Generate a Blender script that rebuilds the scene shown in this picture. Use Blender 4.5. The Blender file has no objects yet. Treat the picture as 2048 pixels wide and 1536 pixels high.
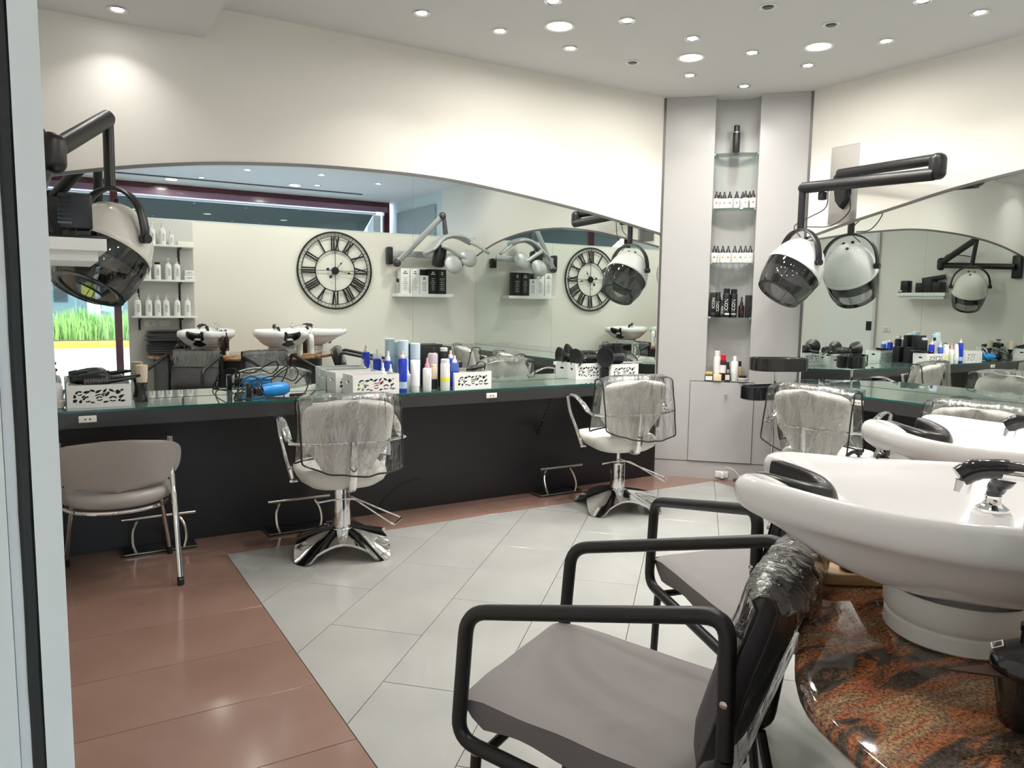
import bpy, bmesh, math, random
from mathutils import Vector as V, Matrix, noise
from math import pi, sin, cos, radians as R_
random.seed(7)
S = bpy.context.scene
COL = S.collection

# ---------------------------------------------------------------- camera, world, exposure, lights
cd = bpy.data.cameras.new('camera'); cam = bpy.data.objects.new('camera', cd); COL.objects.link(cam)
cd.sensor_width = 36; cd.lens = 1525/2048*36; cd.clip_start = .02; cd.clip_end = 200
CR = Matrix(((0.85430497, 0.04300225, -0.51799017), (-0.51958835, 0.09714937, -0.8488757), (0.01381885, 0.99434039, 0.10533866)))
cam.matrix_world = Matrix.Translation((0, 0, 1.5)) @ CR.to_4x4()
S.camera = cam
w = bpy.data.worlds.new('world'); S.world = w; w.use_nodes = True
nt = w.node_tree; bg = nt.nodes['Background']
sky = nt.nodes.new('ShaderNodeTexSky'); sky.sky_type = 'NISHITA'; sky.sun_disc = False
sky.sun_elevation = R_(55); sky.sun_rotation = R_(200); sky.altitude = 50
nt.links.new(sky.outputs[0], bg.inputs['Color']); bg.inputs['Strength'].default_value = 1.9
sd = bpy.data.lights.new('sun', 'SUN'); sd.energy = 9; sd.angle = .01; sd.color = (1, .96, .88)
so = bpy.data.objects.new('sun', sd); COL.objects.link(so); so.rotation_euler = (R_(-38), R_(14), 0); so.location = (0, -20, 20)
S.view_settings.view_transform = 'Standard'; S.view_settings.look = 'None'; S.view_settings.gamma = 1
S.view_settings.exposure = -0.10; S.view_settings.use_curve_mapping = False
S.cycles.max_bounces = 14; S.cycles.glossy_bounces = 8; S.cycles.transparent_max_bounces = 24; S.cycles.transmission_bounces = 8
S.cycles.diffuse_bounces = 5; S.cycles.sample_clamp_indirect = 6
SPOT_W = 4.4; DISC_W = 17.0
YA, XB, YC, XD, HC, YF = 5.03, 5.38, .15, -.10, 3.24, -2.95

# ---------------------------------------------------------------- materials
MATS = {}
def mat(name, col=(.8,.8,.8), rough=.5, metal=0., spec=.5, coat=0., trans=0., ior=1.5, emit=None, es=0., bump=0., bscale=40., alpha=1., var=0., vscale=5., sheen=0.):
    if name in MATS: return MATS[name]
    m = bpy.data.materials.new(name); m.use_nodes = True; t = m.node_tree; p = t.nodes['Principled BSDF']
    p.inputs['Base Color'].default_value = (*col, 1); p.inputs['Roughness'].default_value = rough
    p.inputs['Metallic'].default_value = metal; p.inputs['Specular IOR Level'].default_value = spec
    p.inputs['Coat Weight'].default_value = coat; p.inputs['Coat Roughness'].default_value = .03
    p.inputs['Transmission Weight'].default_value = trans; p.inputs['IOR'].default_value = ior
    p.inputs['Alpha'].default_value = alpha; p.inputs['Sheen Weight'].default_value = sheen
    if emit: p.inputs['Emission Color'].default_value = (*emit, 1); p.inputs['Emission Strength'].default_value = es
    tc = t.nodes.new('ShaderNodeTexCoord')
    if var:
        n = t.nodes.new('ShaderNodeTexNoise'); n.inputs['Scale'].default_value = vscale; n.inputs['Detail'].default_value = 5
        t.links.new(tc.outputs['Object'], n.inputs['Vector'])
        mx = t.nodes.new('ShaderNodeMix'); mx.data_type = 'RGBA'
        mx.inputs[6].default_value = (*[c*(1-var) for c in col], 1); mx.inputs[7].default_value = (*[min(1, c*(1+var)) for c in col], 1)
        t.links.new(n.outputs['Fac'], mx.inputs[0]); t.links.new(mx.outputs[2], p.inputs['Base Color'])
    if bump:
        n = t.nodes.new('ShaderNodeTexNoise'); n.inputs['Scale'].default_value = bscale; n.inputs['Detail'].default_value = 3
        t.links.new(tc.outputs['Object'], n.inputs['Vector'])
        b = t.nodes.new('ShaderNodeBump'); b.inputs['Strength'].default_value = bump; b.inputs['Distance'].default_value = .01
        t.links.new(n.outputs['Fac'], b.inputs['Height']); t.links.new(b.outputs[0], p.inputs['Normal'])
    MATS[name] = m; return m
def film(name, tint=(1,1,1), base=.10, scale=9., strength=.9, rough=.06, streak=False, gl=(1,1,1)):
    """clear plastic film or thin glass: transparent mixed with a wrinkled gloss by Fresnel"""
    m = bpy.data.materials.new(name); m.use_nodes = True; t = m.node_tree; t.nodes.remove(t.nodes['Principled BSDF'])
    out = t.nodes['Material Output']; tr = t.nodes.new('ShaderNodeBsdfTransparent'); g = t.nodes.new('ShaderNodeBsdfGlossy')
    tr.inputs[0].default_value = (*tint, 1); g.inputs['Roughness'].default_value = rough; g.inputs[0].default_value = (*gl, 1)
    fr = t.nodes.new('ShaderNodeFresnel'); fr.inputs[0].default_value = 1.5
    ad = t.nodes.new('ShaderNodeMath'); ad.operation = 'ADD'; ad.use_clamp = True; ad.inputs[1].default_value = base
    mx = t.nodes.new('ShaderNodeMixShader')
    if strength:
        tc = t.nodes.new('ShaderNodeTexCoord'); mp = t.nodes.new('ShaderNodeMapping'); n = t.nodes.new('ShaderNodeTexNoise')
        mp.inputs['Scale'].default_value = (1.6, 1, .5) if streak else (1, 1, 1)
        n.inputs['Scale'].default_value = scale; n.inputs['Detail'].default_value = 4; n.inputs['Distortion'].default_value = 1.2
        b = t.nodes.new('ShaderNodeBump'); b.inputs['Strength'].default_value = strength; b.inputs['Distance'].default_value = .03
        t.links.new(tc.outputs['Object'], mp.inputs[0]); t.links.new(mp.outputs[0], n.inputs['Vector'])
        t.links.new(n.outputs['Fac'], b.inputs['Height']); t.links.new(b.outputs[0], g.inputs['Normal']); t.links.new(b.outputs[0], fr.inputs['Normal'])
    t.links.new(fr.outputs[0], ad.inputs[0]); t.links.new(ad.outputs[0], mx.inputs[0])
    t.links.new(tr.outputs[0], mx.inputs[1]); t.links.new(g.outputs[0], mx.inputs[2]); t.links.new(mx.outputs[0], out.inputs[0])
    MATS[name] = m; return m
M_CREAM = mat('cream_plaster', (.80,.775,.72), .7, bump=.05, bscale=120)
M_GREYW = mat('grey_lacquer_panel', (.46,.455,.455), .35, var=.03, vscale=3)
M_NICHE = mat('niche_plaster', (.40,.50,.49), .6, var=.06, vscale=4)
M_CEIL = mat('ceiling_paint', (.66,.65,.65), .75)
M_WHITE = mat('white_paint', (.78,.79,.78), .5)
M_BLUEW = mat('daylight_tinted_white', (.62,.72,.75), .6)  # blue cast of the daylight is put into this base colour
M_BLUEG = mat('blue_grey_paint', (.33,.39,.41), .6)
M_MIRROR = mat('silvered_mirror', (.82,.87,.845), 0., 1.)
M_MTRIM = mat('brushed_grey_metal', (.16,.155,.15), .4, .7)
M_PANEL = mat('charcoal_laminate', (.011,.011,.013), .38, var=.15, vscale=2)
M_EDGE = mat('grey_laminate_edge', (.034,.034,.035), .32)
M_GTOP = mat('green_tinted_glass_top', (.10,.15,.135), .015, coat=.5, ior=1.6)
M_GEDGE = mat('green_glass_edge', (.01,.09,.07), .1)
M_CHROME = mat('chrome', (.82,.82,.82), .07, 1.)
M_STEEL = mat('satin_steel', (.62,.59,.55), .22, 1.)
M_SILVER = mat('silver_plastic', (.50,.51,.52), .28, .55, coat=.3)
M_LEATH = mat('ivory_leatherette', (.66,.64,.60), .42, bump=.06, bscale=200)
M_TAUPE = mat('taupe_leatherette', (.31,.285,.27), .38, bump=.06, bscale=200)
M_BLK = mat('black_plastic', (.010,.010,.012), .35)
M_BLKG = mat('gloss_black_plastic', (.008,.008,.010), .12, coat=.4)
M_BLKM = mat('matt_black_metal', (.006,.006,.007), .42)
M_RUB = mat('black_rubber', (.008,.008,.008), .6)
M_GFAB = mat('grey_stretch_cover', (.15,.135,.135), .62, bump=.25, bscale=9, var=.10, vscale=3, sheen=.1)
M_DFAB = mat('dark_grey_cover', (.075,.070,.078), .6, bump=.7, bscale=16, var=.12, vscale=6)
M_CER = mat('white_ceramic', (.80,.79,.80), .09, coat=.6)
M_PLINTH = mat('white_plinth_plastic', (.72,.71,.69), .35)
M_HOODW = mat('white_gloss_shell', (.80,.80,.79), .15, coat=.5)
M_HOODC = mat('cream_gloss_shell', (.72,.70,.64), .15, coat=.5)
M_BLUE = mat('blue_control_panel', (.03,.25,.60), .25)
M_WPL = mat('white_plastic', (.80,.80,.79), .35)
M_LGP = mat('light_grey_board', (.62,.61,.60), .5)
M_OUTL = mat('outlet_plastic', (.80,.77,.70), .4)
M_WOOD = mat('bamboo_tray_wood', (.52,.33,.17), .4, var=.2, vscale=14)
M_BROWNG = mat('brown_bottle_glass', (.018,.007,.003), .08, coat=.6)
M_TOWEL = mat('charcoal_towel', (.035,.035,.042), .95, bump=.8, bscale=160, sheen=.4)
M_MAROON = mat('maroon_frame', (.075,.008,.016), .22, coat=.3)
M_PURPLE = mat('mauve_frame', (.25,.13,.20), .2, coat=.5)
M_AWN = mat('dark_green_canvas', (.001,.016,.015), .9)
M_TEXTB = mat('black_print', (.015,.015,.015), .6)
M_TEXTW = mat('white_print', (.75,.75,.75), .6)
M_BEIGE = mat('beige_bristle', (.66,.56,.43), .8)
M_DGREY = mat('dark_grey_plastic', (.05,.05,.055), .35)
F_CLEAR = film('clear_chair_film', (.93,.93,.93), .15, 8., 1., .09, True)
F_VISOR = film('smoked_visor', (.42,.42,.43), .03, 3., .0, .03)
F_VISORD = film('dark_smoked_visor', (.055,.055,.06), .04, 3., .0, .03)
F_GLASS = film('window_glass', (.93,.97,.95), .02, 3., .0, .0)
F_SHELF = film('shelf_glass', (.74,.86,.82), .03, 3., .0, .0)
F_BROWN = film('brown_translucent', (.10,.045,.025), .03, 3., .0, .05)

def granite():
    m = bpy.data.materials.new('red_granite'); m.use_nodes = True; t = m.node_tree; p = t.nodes['Principled BSDF']; MATS['red_granite'] = m
    tc = t.nodes.new('ShaderNodeTexCoord'); mp = t.nodes.new('ShaderNodeMapping'); mp.inputs['Rotation'].default_value = (0, 0, R_(28)); mp.inputs['Scale'].default_value = (1.2, 3.4, 1)
    n1 = t.nodes.new('ShaderNodeTexNoise'); n1.inputs['Scale'].default_value = 2.6; n1.inputs['Detail'].default_value = 8; n1.inputs['Roughness'].default_value = .62; n1.inputs['Distortion'].default_value = 1.0
    n2 = t.nodes.new('ShaderNodeTexNoise'); n2.inputs['Scale'].default_value = 160; n2.inputs['Detail'].default_value = 3; n2.inputs['Roughness'].default_value = .8
    r1 = t.nodes.new('ShaderNodeValToRGB'); e = r1.color_ramp.elements
    e[0].position = .36; e[0].color = (.035,.022,.018,1); e[1].position = .72; e[1].color = (.33,.20,.10,1)
    for ps, c in ((.43,(.075,.06,.045,1)),(.49,(.40,.13,.05,1)),(.54,(.24,.15,.09,1)),(.60,(.42,.26,.14,1)),(.67,(.38,.12,.05,1))):
        x = e.new(ps); x.color = c
    r2 = t.nodes.new('ShaderNodeValToRGB'); e = r2.color_ramp.elements; e[0].position = .40; e[0].color = (.08,.07,.06,1); e[1].position = .60; e[1].color = (1.5,1.4,1.25,1)
    mx = t.nodes.new('ShaderNodeMix'); mx.data_type = 'RGBA'; mx.blend_type = 'MULTIPLY'; mx.inputs[0].default_value = .8
    t.links.new(tc.outputs['Object'], mp.inputs[0]); t.links.new(mp.outputs[0], n1.inputs['Vector']); t.links.new(tc.outputs['Object'], n2.inputs['Vector'])
    t.links.new(n1.outputs['Fac'], r1.inputs[0]); t.links.new(n2.outputs['Fac'], r2.inputs[0])
    t.links.new(r1.outputs[0], mx.inputs[6]); t.links.new(r2.outputs[0], mx.inputs[7]); t.links.new(mx.outputs[2], p.inputs['Base Color'])
    p.inputs['Roughness'].default_value = .06; p.inputs['Coat Weight'].default_value = .4
    return m
M_GRAN = granite()
def tile_mat(name, c1, c2, rough, sc):
    m = bpy.data.materials.new(name); m.use_nodes = True; t = m.node_tree; p = t.nodes['Principled BSDF']; MATS[name] = m
    tc = t.nodes.new('ShaderNodeTexCoord'); n = t.nodes.new('ShaderNodeTexNoise'); n.inputs['Scale'].default_value = 2.2; n.inputs['Detail'].default_value = 5
    n2 = t.nodes.new('ShaderNodeTexNoise'); n2.inputs['Scale'].default_value = sc; n2.inputs['Detail'].default_value = 2
    ad = t.nodes.new('ShaderNodeMath'); ad.operation = 'MULTIPLY_ADD'; ad.inputs[1].default_value = .45
    mx = t.nodes.new('ShaderNodeMix'); mx.data_type = 'RGBA'; mx.inputs[6].default_value = (*c1, 1); mx.inputs[7].default_value = (*c2, 1)
    t.links.new(tc.outputs['Object'], n.inputs['Vector']); t.links.new(tc.outputs['Object'], n2.inputs['Vector'])
    t.links.new(n2.outputs['Fac'], ad.inputs[0]); t.links.new(n.outputs['Fac'], ad.inputs[2]); 
    t.links.new(ad.outputs[0], mx.inputs[0]); t.links.new(mx.outputs[2], p.inputs['Base Color'])
    mr = t.nodes.new('ShaderNodeMapRange'); mr.inputs[3].default_value = rough*.6; mr.inputs[4].default_value = rough*1.5
    t.links.new(n.outputs['Fac'], mr.inputs[0]); t.links.new(mr.outputs[0], p.inputs['Roughness'])
    return m
M_TG = tile_mat('grey_porcelain', (.245,.25,.238), (.37,.37,.355), .13, 220)
M_TB = tile_mat('brown_porcelain', (.16,.092,.072), (.25,.155,.122), .13, 260)
M_GROUT = mat('dark_grout', (.05,.045,.035), .8)
M_PAVE = mat('pale_street_paver', (.62,.60,.58), .8, var=.08, vscale=2)
M_YELL = mat('yellow_kerb_paint', (.75,.48,.02), .6)
M_GRASS = mat('bright_grass', (.24,.38,.09), .7, var=.4, vscale=1.5)
M_SOIL = mat('soil', (.12,.08,.05), .9)

# ---------------------------------------------------------------- mesh helpers
def catmull(P, n=6, closed=False):
    P = [V(p) for p in P]; N = len(P); out = []
    rng = N if closed else N-1
    for i in range(rng):
        p0 = P[(i-1) % N] if (closed or i > 0) else P[0]*2-P[1]
        p1 = P[i]; p2 = P[(i+1) % N]
        p3 = P[(i+2) % N] if (closed or i+2 < N) else P[-1]*2-P[-2]
        for k in range(n):
            t = k/n
            out.append(.5*((2*p1)+(p2-p0)*t+(2*p0-5*p1+4*p2-p3)*t*t+(3*p1-p0-3*p2+p3)*t**3))
    if not closed: out.append(P[-1].copy())
    return out
def rounded(P, r=.05, n=5):
    """polyline with filleted corners"""
    P = [V(p) for p in P]; out = [P[0]]
    for i in range(1, len(P)-1):
        a = P[i-1]-P[i]; b = P[i+1]-P[i]; q = min(r, a.length*.49, b.length*.49)
        A = P[i]+a.normalized()*q; Bp = P[i]+b.normalized()*q
        for k in range(n+1):
            t = k/n; out.append(A*(1-t)**2+P[i]*2*t*(1-t)+Bp*t*t)
    out.append(P[-1]); return out
class MB:
    def __init__(s): s.v = []; s.f = []; s.m = []; s.mi = 0
    def add(s, vs, fs):
        o = len(s.v); s.v += [tuple(v) for v in vs]; s.f += [tuple(i+o for i in f) for f in fs]; s.m += [s.mi]*len(fs); return s
    def box(s, c, d, rz=0, M=None):
        x, y, z = d[0]/2, d[1]/2, d[2]/2; c = V(c); q = Matrix.Rotation(rz, 3, 'Z') if M is None else M
        vs = [c+q@V((a*x, b*y, e*z)) for a in (-1,1) for b in (-1,1) for e in (-1,1)]
        return s.add(vs, [(0,1,3,2),(4,6,7,5),(0,4,5,1),(2,3,7,6),(0,2,6,4),(1,5,7,3)])
    def b2(s, x0, x1, y0, y1, z0, z1): return s.box(((x0+x1)/2,(y0+y1)/2,(z0+z1)/2), (x1-x0,y1-y0,z1-z0))
    def rbox(s, c, d, r=.01, rz=0, n=3, M=None):
        """rounded box: superposed rings (rounded-rect plan, rounded top and bottom)"""
        hx, hy, hz = d[0]/2, d[1]/2, d[2]/2; r = min(r, hx*.98, hy*.98, hz*.98); q = Matrix.Rotation(rz, 3, 'Z') if M is None else M; c = V(c)
        def ring(ins, z):
            rr = max(r-ins, .0005); pts = []
            for cx, cy, a0 in ((hx-r, hy-r, 0), (-hx+r, hy-r, pi/2), (-hx+r, -hy+r, pi), (hx-r, -hy+r, 1.5*pi)):
                for k in range(n+1):
                    a = a0+k*pi/2/n; pts.append(c+q@V((cx+rr*cos(a), cy+rr*sin(a), z)))
            return pts
        rings = [ring(r*(1-sin(k*pi/2/n)), -hz+r*(1-cos(k*pi/2/n))) for k in range(n+1)]
        rings += [ring(r*(1-cos(k*pi/2/n)), hz-r+r*sin(k*pi/2/n)) for k in range(n+1)]
        return s.loft(rings, cap=True)
    def loft(s, rings, closed=True, cap=False, loop=False):
        n = len(rings[0]); vs = [p for r in rings for p in r]; fs = []
        L = len(rings)
        for i in range(L if loop else L-1):
            j = (i+1) % L
            for k in range(n if closed else n-1):
                a = i*n+k; b = i*n+(k+1) % n; cc = j*n+(k+1) % n; d = j*n+k
                fs.append((a, b, cc, d))
        if cap: fs.append(tuple(range(n-1, -1, -1))); fs.append(tuple((L-1)*n+k for k in range(n)))
        return s.add(vs, fs)
    def tube(s, P, r=.01, n=8, closed=False, flat=1., up=None, cap=True):
        """sweep a circle (or ellipse r x r*flat) along P; r may be a list"""
        P = [V(p) for p in P]; N = len(P); rings = []
        T = []
        for i in range(N):
            a = P[(i-1) % N] if (closed or i > 0) else P[0]; b = P[(i+1) % N] if (closed or i < N-1) else P[-1]
            d = (b-a); T.append(d.normalized() if d.length > 1e-9 else V((0,0,1)))
        u = V(up) if up else (V((0,0,1)) if abs(T[0].z) < .9 else V((1,0,0)))
        nrm = (u-T[0]*u.dot(T[0])).normalized()
        for i in range(N):
            if up: nn = (V(up)-T[i]*V(up).dot(T[i])); nrm = nn.normalized() if nn.length > 1e-4 else nrm
            else: nn = nrm-T[i]*nrm.dot(T[i]); nrm = nn.normalized() if nn.length > 1e-6 else nrm
            bi = T[i].cross(nrm); rr = r[i] if isinstance(r, (list, tuple)) else r
            rings.append([P[i]+nrm*(rr*flat*cos(k*2*pi/n))+bi*(rr*sin(k*2*pi/n)) for k in range(n)])
        return s.loft(rings, cap=cap and not closed, loop=closed)
    def cyl(s, a, b, r, r2=None, n=16): 
        return s.tube([a, b], [r, r if r2 is None else r2], n)
    def lathe(s, prof, c=(0,0,0), n=20, M=None, sx=1, sy=1, cap=True):
        q = M if M is not None else Matrix.Identity(3); c = V(c); rings = []
        for r, z in prof: rings.append([c+q@V((max(r,1e-4)*sx*cos(k*2*pi/n), max(r,1e-4)*sy*sin(k*2*pi/n), z)) for k in range(n)])
        return s.loft(rings, cap=cap)
    def ball(s, c, r, n=12, sx=1, sy=1, sz=1, M=None):
        return s.lathe([(r*sin(pi*k/n), -r*sz*cos(pi*k/n)) for k in range(n+1)], c, n*2, M, sx, sy)
    def prism(s, poly, z0, z1):
        n = len(poly); vs = [(x, y, z0) for x, y in poly]+[(x, y, z1) for x, y in poly]
        fs = [tuple(range(n-1, -1, -1)), tuple(range(n, 2*n))]+[(i, (i+1) % n, n+(i+1) % n, n+i) for i in range(n)]
        return s.add(vs, fs)
    def xform(s, M):
        s.v = [tuple(M@V(v)) for v in s.v]; return s
    def mesh(s, name, smooth=38):
        me = bpy.data.meshes.new(name); me.from_pydata(s.v, [], s.f)
        if any(s.m): me.polygons.foreach_set('material_index', s.m)
        bm = bmesh.new(); bm.from_mesh(me)
        bmesh.ops.recalc_face_normals(bm, faces=bm.faces)
        if smooth:
            a = R_(smooth)
            for f in bm.faces: f.smooth = True
            for e in bm.edges:
                if len(e.link_faces) == 2 and e.calc_face_angle(0) > a: e.smooth = False
        bm.to_mesh(me); bm.free(); me.update(); return me
    def obj(s, name, m, parent=None, smooth=38, loc=None, rz=0, label=None, sub=0):
        me = s.mesh(name, smooth)
        for k in (m if isinstance(m, (list, tuple)) else [m]): me.materials.append(k)
        o = bpy.data.objects.new(name, me); COL.objects.link(o)
        if parent: o.parent = parent
        if loc: o.location = loc
        o.rotation_euler.z = rz
        if label: o['label'] = label
        if sub:
            md = o.modifiers.new('sub', 'SUBSURF'); md.levels = sub; md.render_levels = sub
        return o
def thing(name, label, cat, loc=(0,0,0), rz=0, group=None):
    o = bpy.data.objects.new(name, None); COL.objects.link(o); o.location = loc; o.rotation_euler.z = rz
    o.empty_display_size = .05; o['label'] = label; o['category'] = cat
    if group: o['group'] = group
    return o
def tag(o, label, cat, group=None):
    o['label'] = label; o['category'] = cat
    if group: o['group'] = group
    return o
def struct(o): o['kind'] = 'structure'; return o
def dup(root, loc, rz=None, label=None, group=None):
    r = root.copy(); COL.objects.link(r); r.location = loc
    if rz is not None: r.rotation_euler.z = rz
    if label: r['label'] = label
    if group: r['group'] = group
    for ch in list(root.children):
        c = ch.copy(); COL.objects.link(c); c.parent = r
        for g in list(ch.children):
            d = g.copy(); COL.objects.link(d); d.parent = c
    return r
def text_mesh(txt, size, ext=.0006, align='CENTER', bold=0.):
    cu = bpy.data.curves.new('t', 'FONT'); cu.body = txt; cu.size = size; cu.extrude = ext; cu.align_x = align; cu.align_y = 'CENTER'; cu.resolution_u = 2; cu.offset = bold
    o = bpy.data.objects.new('t', cu); COL.objects.link(o); bpy.context.view_layer.update()
    me = bpy.data.meshes.new_from_object(o.evaluated_get(bpy.context.evaluated_depsgraph_get()))
    bpy.data.objects.remove(o); me.materials.clear(); return me
def shape2d(outer, holes, ext):
    cu = bpy.data.curves.new('s', 'CURVE'); cu.dimensions = '2D'; cu.fill_mode = 'BOTH'; cu.extrude = ext
    for pl in [outer]+holes:
        sp = cu.splines.new('POLY'); sp.points.add(len(pl)-1); sp.use_cyclic_u = True
        for i, (x, y) in enumerate(pl): sp.points[i].co = (x, y, 0, 1)
    o = bpy.data.objects.new('s', cu); COL.objects.link(o); bpy.context.view_layer.update()
    me = bpy.data.meshes.new_from_object(o.evaluated_get(bpy.context.evaluated_depsgraph_get()))
    bpy.data.objects.remove(o); me.materials.clear(); return me
def put(me, name, m, parent=None, loc=(0,0,0), rot=(0,0,0), label=None):
    if not me.materials: me.materials.append(m)
    o = bpy.data.objects.new(name, me); COL.objects.link(o); o.parent = parent; o.location = loc; o.rotation_euler = rot
    if label: o['label'] = label
    return o
def arch(P, x):
    for (a, za), (b, zb) in zip(P, P[1:]):
        if a <= x <= b: return za+(zb-za)*(x-a)/(b-a)
    return P[0][1] if x < P[0][0] else P[-1][1]

# ================================================================ ROOM SHELL
def clip_poly(poly, x0, x1, y0, y1):
    def cl(P, f, g):
        out = []
        for i in range(len(P)):
            a, b = P[i-1], P[i]; fa, fb = f(a), f(b)
            if fa*fb < 0: t = fa/(fa-fb); out.append((a[0]+(b[0]-a[0])*t, a[1]+(b[1]-a[1])*t))
            if fb >= 0: out.append(b)
        return out
    for f in (lambda p: p[0]-x0, lambda p: x1-p[0], lambda p: p[1]-y0, lambda p: y1-p[1]):
        poly = cl(poly, f, None) if poly else poly
    return poly
def area(P): return abs(sum(P[i-1][0]*P[i][1]-P[i][0]*P[i-1][1] for i in range(len(P)))/2)
floor = struct(MB().b2(XD, XB, YF, YA, -.15, -.008).obj('floor', M_GROUT, smooth=0))
G = .0016
def tile(poly, m):
    if len(poly) < 3 or area(poly) < .004: return
    cx = sum(p[0] for p in poly)/len(poly); cy = sum(p[1] for p in poly)/len(poly)
    b = MB(); q = []
    for ins, z in ((0, -.008), (0, -.0008), (.0008, 0)):
        q.append([(p[0]-cx-(ins if p[0] > cx else -ins), p[1]-cy-(ins if p[1] > cy else -ins), z) for p in poly])
    b.loft(q); n = len(poly); b.add(q[2], [tuple(range(n))])
    b.obj('tile', m, floor, smooth=0, loc=(cx, cy, 0))
# grey diagonal field: bands 0.635 wide in (x-y), tiles 1.26 long in (x+y), half bond
GX0, GX1, GY0, GY1 = .852, 4.84, YF, 4.605
r2 = 1.41421356
for k in range(-9, 16):
    v0 = -1.64+.635*k; v1 = v0+.635
    off = 3.80 if k % 2 == 0 else 4.42
    for j in range(-8, 6):
        u0 = off+1.26*j; u1 = u0+1.26; g = G*r2
        P = [((u+v)/2, (u-v)/2) for u, v in ((u0+g, v0+g), (u1-g, v0+g), (u1-g, v1-g), (u0+g, v1-g))]
        P = clip_poly(P, GX0+G, GX1-G, GY0+G, GY1-G)
        if P and max(p[1] for p in P) > -.2: tile(P, M_TG)
for i, y in enumerate([4.17-.4445*k for k in range(-1, 17)]):
    y1 = min(y+.4445, 4.605)
    if y1-y > .05: tile(clip_poly([(XD, y+G), (GX0-G, y+G), (GX0-G, y1-G), (XD, y1-G)], XD, GX0-G, YF, 5.03), M_TB)
for x in (-.04, .855, 1.755, 2.655, 3.555, 4.455):
    tile([(x+G, 4.61), (x+.9-G, 4.61), (x+.9-G, YA), (x+G, YA)], M_TB)
for k in range(0, 17):
    y = 4.60-.45*(k+1)
    tile([(GX1+.002, y+G), (XB, y+G), (XB, y+.45-G), (GX1+.002, y+.45-G)], M_TB)
tile([(GX0, YF), (GX1, YF), (GX1, -.2), (GX0, -.2)], M_TG)

ceiling = struct(MB().b2(XD-.2, XB+.2, YF-.1, YA+.2, HC, HC+.12).obj('ceiling', M_CEIL, smooth=0))
MB().b2(XD, .875, 1.2, YA-.001, 3.05, HC-.001).obj('soffit', M_CEIL, ceiling, smooth=0)
MB().b2(.9, 4.5, -2.14, -2.09, 3.226, HC-.0005).obj('slot', M_DGREY, ceiling, smooth=0, label='narrow dark air slot')
struct(MB().b2(XD-.2, XB+.2, YA, YA+.15, 0, HC).obj('wall_back', M_CREAM, smooth=0))
struct(MB().b2(XB, XB+.15, -.95, YA, 0, HC).obj('wall_right', M_CREAM, smooth=0))
wbf = struct(MB().b2(XB, XB+.15, YF-.1, -.95, 0, HC).obj('wall_right', M_BLUEW, smooth=0))  # same wall continued towards the shop front, its daylight painted as bluish colour
MB().b2(XB-.03, XB-.001, -2.7, -1.15, 0, 3.05).obj('door_panel', M_BLUEG, wbf, smooth=0, label='blue-grey recessed panel')
wd = struct(MB().b2(XD-.15, XD, YF-.1, YA, 0, HC).obj('wall_left', M_CREAM, smooth=0))
wc = struct(MB().b2(.82, XB, .02, YC, 0, 2.42).obj('wall_front', M_CREAM, smooth=0))
MB().b2(.815, 1.535, YC+.0005, YC+.012, 0, 2.418).obj('panel', M_LGP, wc, smooth=0, label='cool grey end panel behind the bottle shelves')
MB().b2(.81, 5.37, .015, YC+.003, 2.42, 2.432).obj('cap', M_BLUEW, wc, smooth=0)
# white door in left wall (seen in the right mirror), with dark lock plate
dl = struct(MB().b2(XD+.0005, XD+.03, 2.02, 2.90, 0, 2.72).obj('door_1', M_WHITE, smooth=0))
MB().b2(XD+.03, XD+.035, 2.80, 2.89, 1.16, 1.30).obj('lock_plate', M_BLK, dl, smooth=0)
MB().b2(XD+.03, XD+.05, 2.905, 2.95, 0, 2.74).obj('door_frame', M_LGP, dl, smooth=0)

# ---- corner pillar with display niche
F0 = V((4.54, 5.03, 0)); FD = V((.7071068, -.7071068, 0)); FN = V((.7071068, .7071068, 0))
def fp(s, d=0, z=0): p = F0+FD*s+FN*d; return (p.x, p.y, z)
FL = 1.188
NS0, NS1 = .425, .785
nic = [(NS0, 0), (NS0, .10)]+[(NS0+(NS1-NS0)*(.5-.5*cos(pi*k/12)), .10+.07*sin(pi*k/12)) for k in range(1, 12)]+[(NS1, .10), (NS1, 0)]
plan = [fp(0)[:2]]+[fp(s, d)[:2] for s, d in nic]+[fp(FL)[:2], (XB-.001, 4.5), (XB-.001, 5.029)]
pil = struct(MB().prism(plan, .86, HC-.001).obj('wall_corner', M_GREYW, smooth=30))
low = MB().prism([fp(0)[:2], fp(FL)[:2], (XB-.001, 4.5), (XB-.001, 5.029)], 0, .86).obj('pillar_base', M_GREYW, pil, smooth=0)
b = MB()
for s in (.0, FL-.02):
    b.add([fp(s, -.004, 0), fp(s+.02, -.004, 0), fp(s+.02, .02, 0), fp(s, .02, 0), fp(s, -.004, HC-.002), fp(s+.02, -.004, HC-.002), fp(s+.02, .02, HC-.002), fp(s, .02, HC-.002)],
          [(0,1,2,3),(4,7,6,5),(0,4,5,1),(1,5,6,2),(2,6,7,3),(3,7,4,0)])
b.obj('corner_strip', M_MTRIM, pil, smooth=0)
nd = thing('cupboard_door', 'grey flush cupboard door under the display niche of the corner pillar', 'door', fp(.30), -pi/4)
MB().b2(.003, .53, -.012, -.001, .155, .85).obj('door_leaf', M_GREYW, nd, smooth=0)
b = MB()
for x0, x1, z0, z1 in ((0,.003,.15,.855),(.53,.533,.15,.855),(0,.533,.15,.153),(0,.533,.852,.855)): b.b2(x0, x1, -.0045, -.0008, z0, z1)
b.obj('gap', M_RUB, nd, smooth=0)
MB().lathe([(.0,0),(.008,0),(.006,.012),(.012,.018),(.012,.026),(.0,.030)], (.30, -.012, .745), 12, Matrix.Rotation(pi/2, 3, 'X')).obj('knob', M_STEEL, nd)
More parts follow.
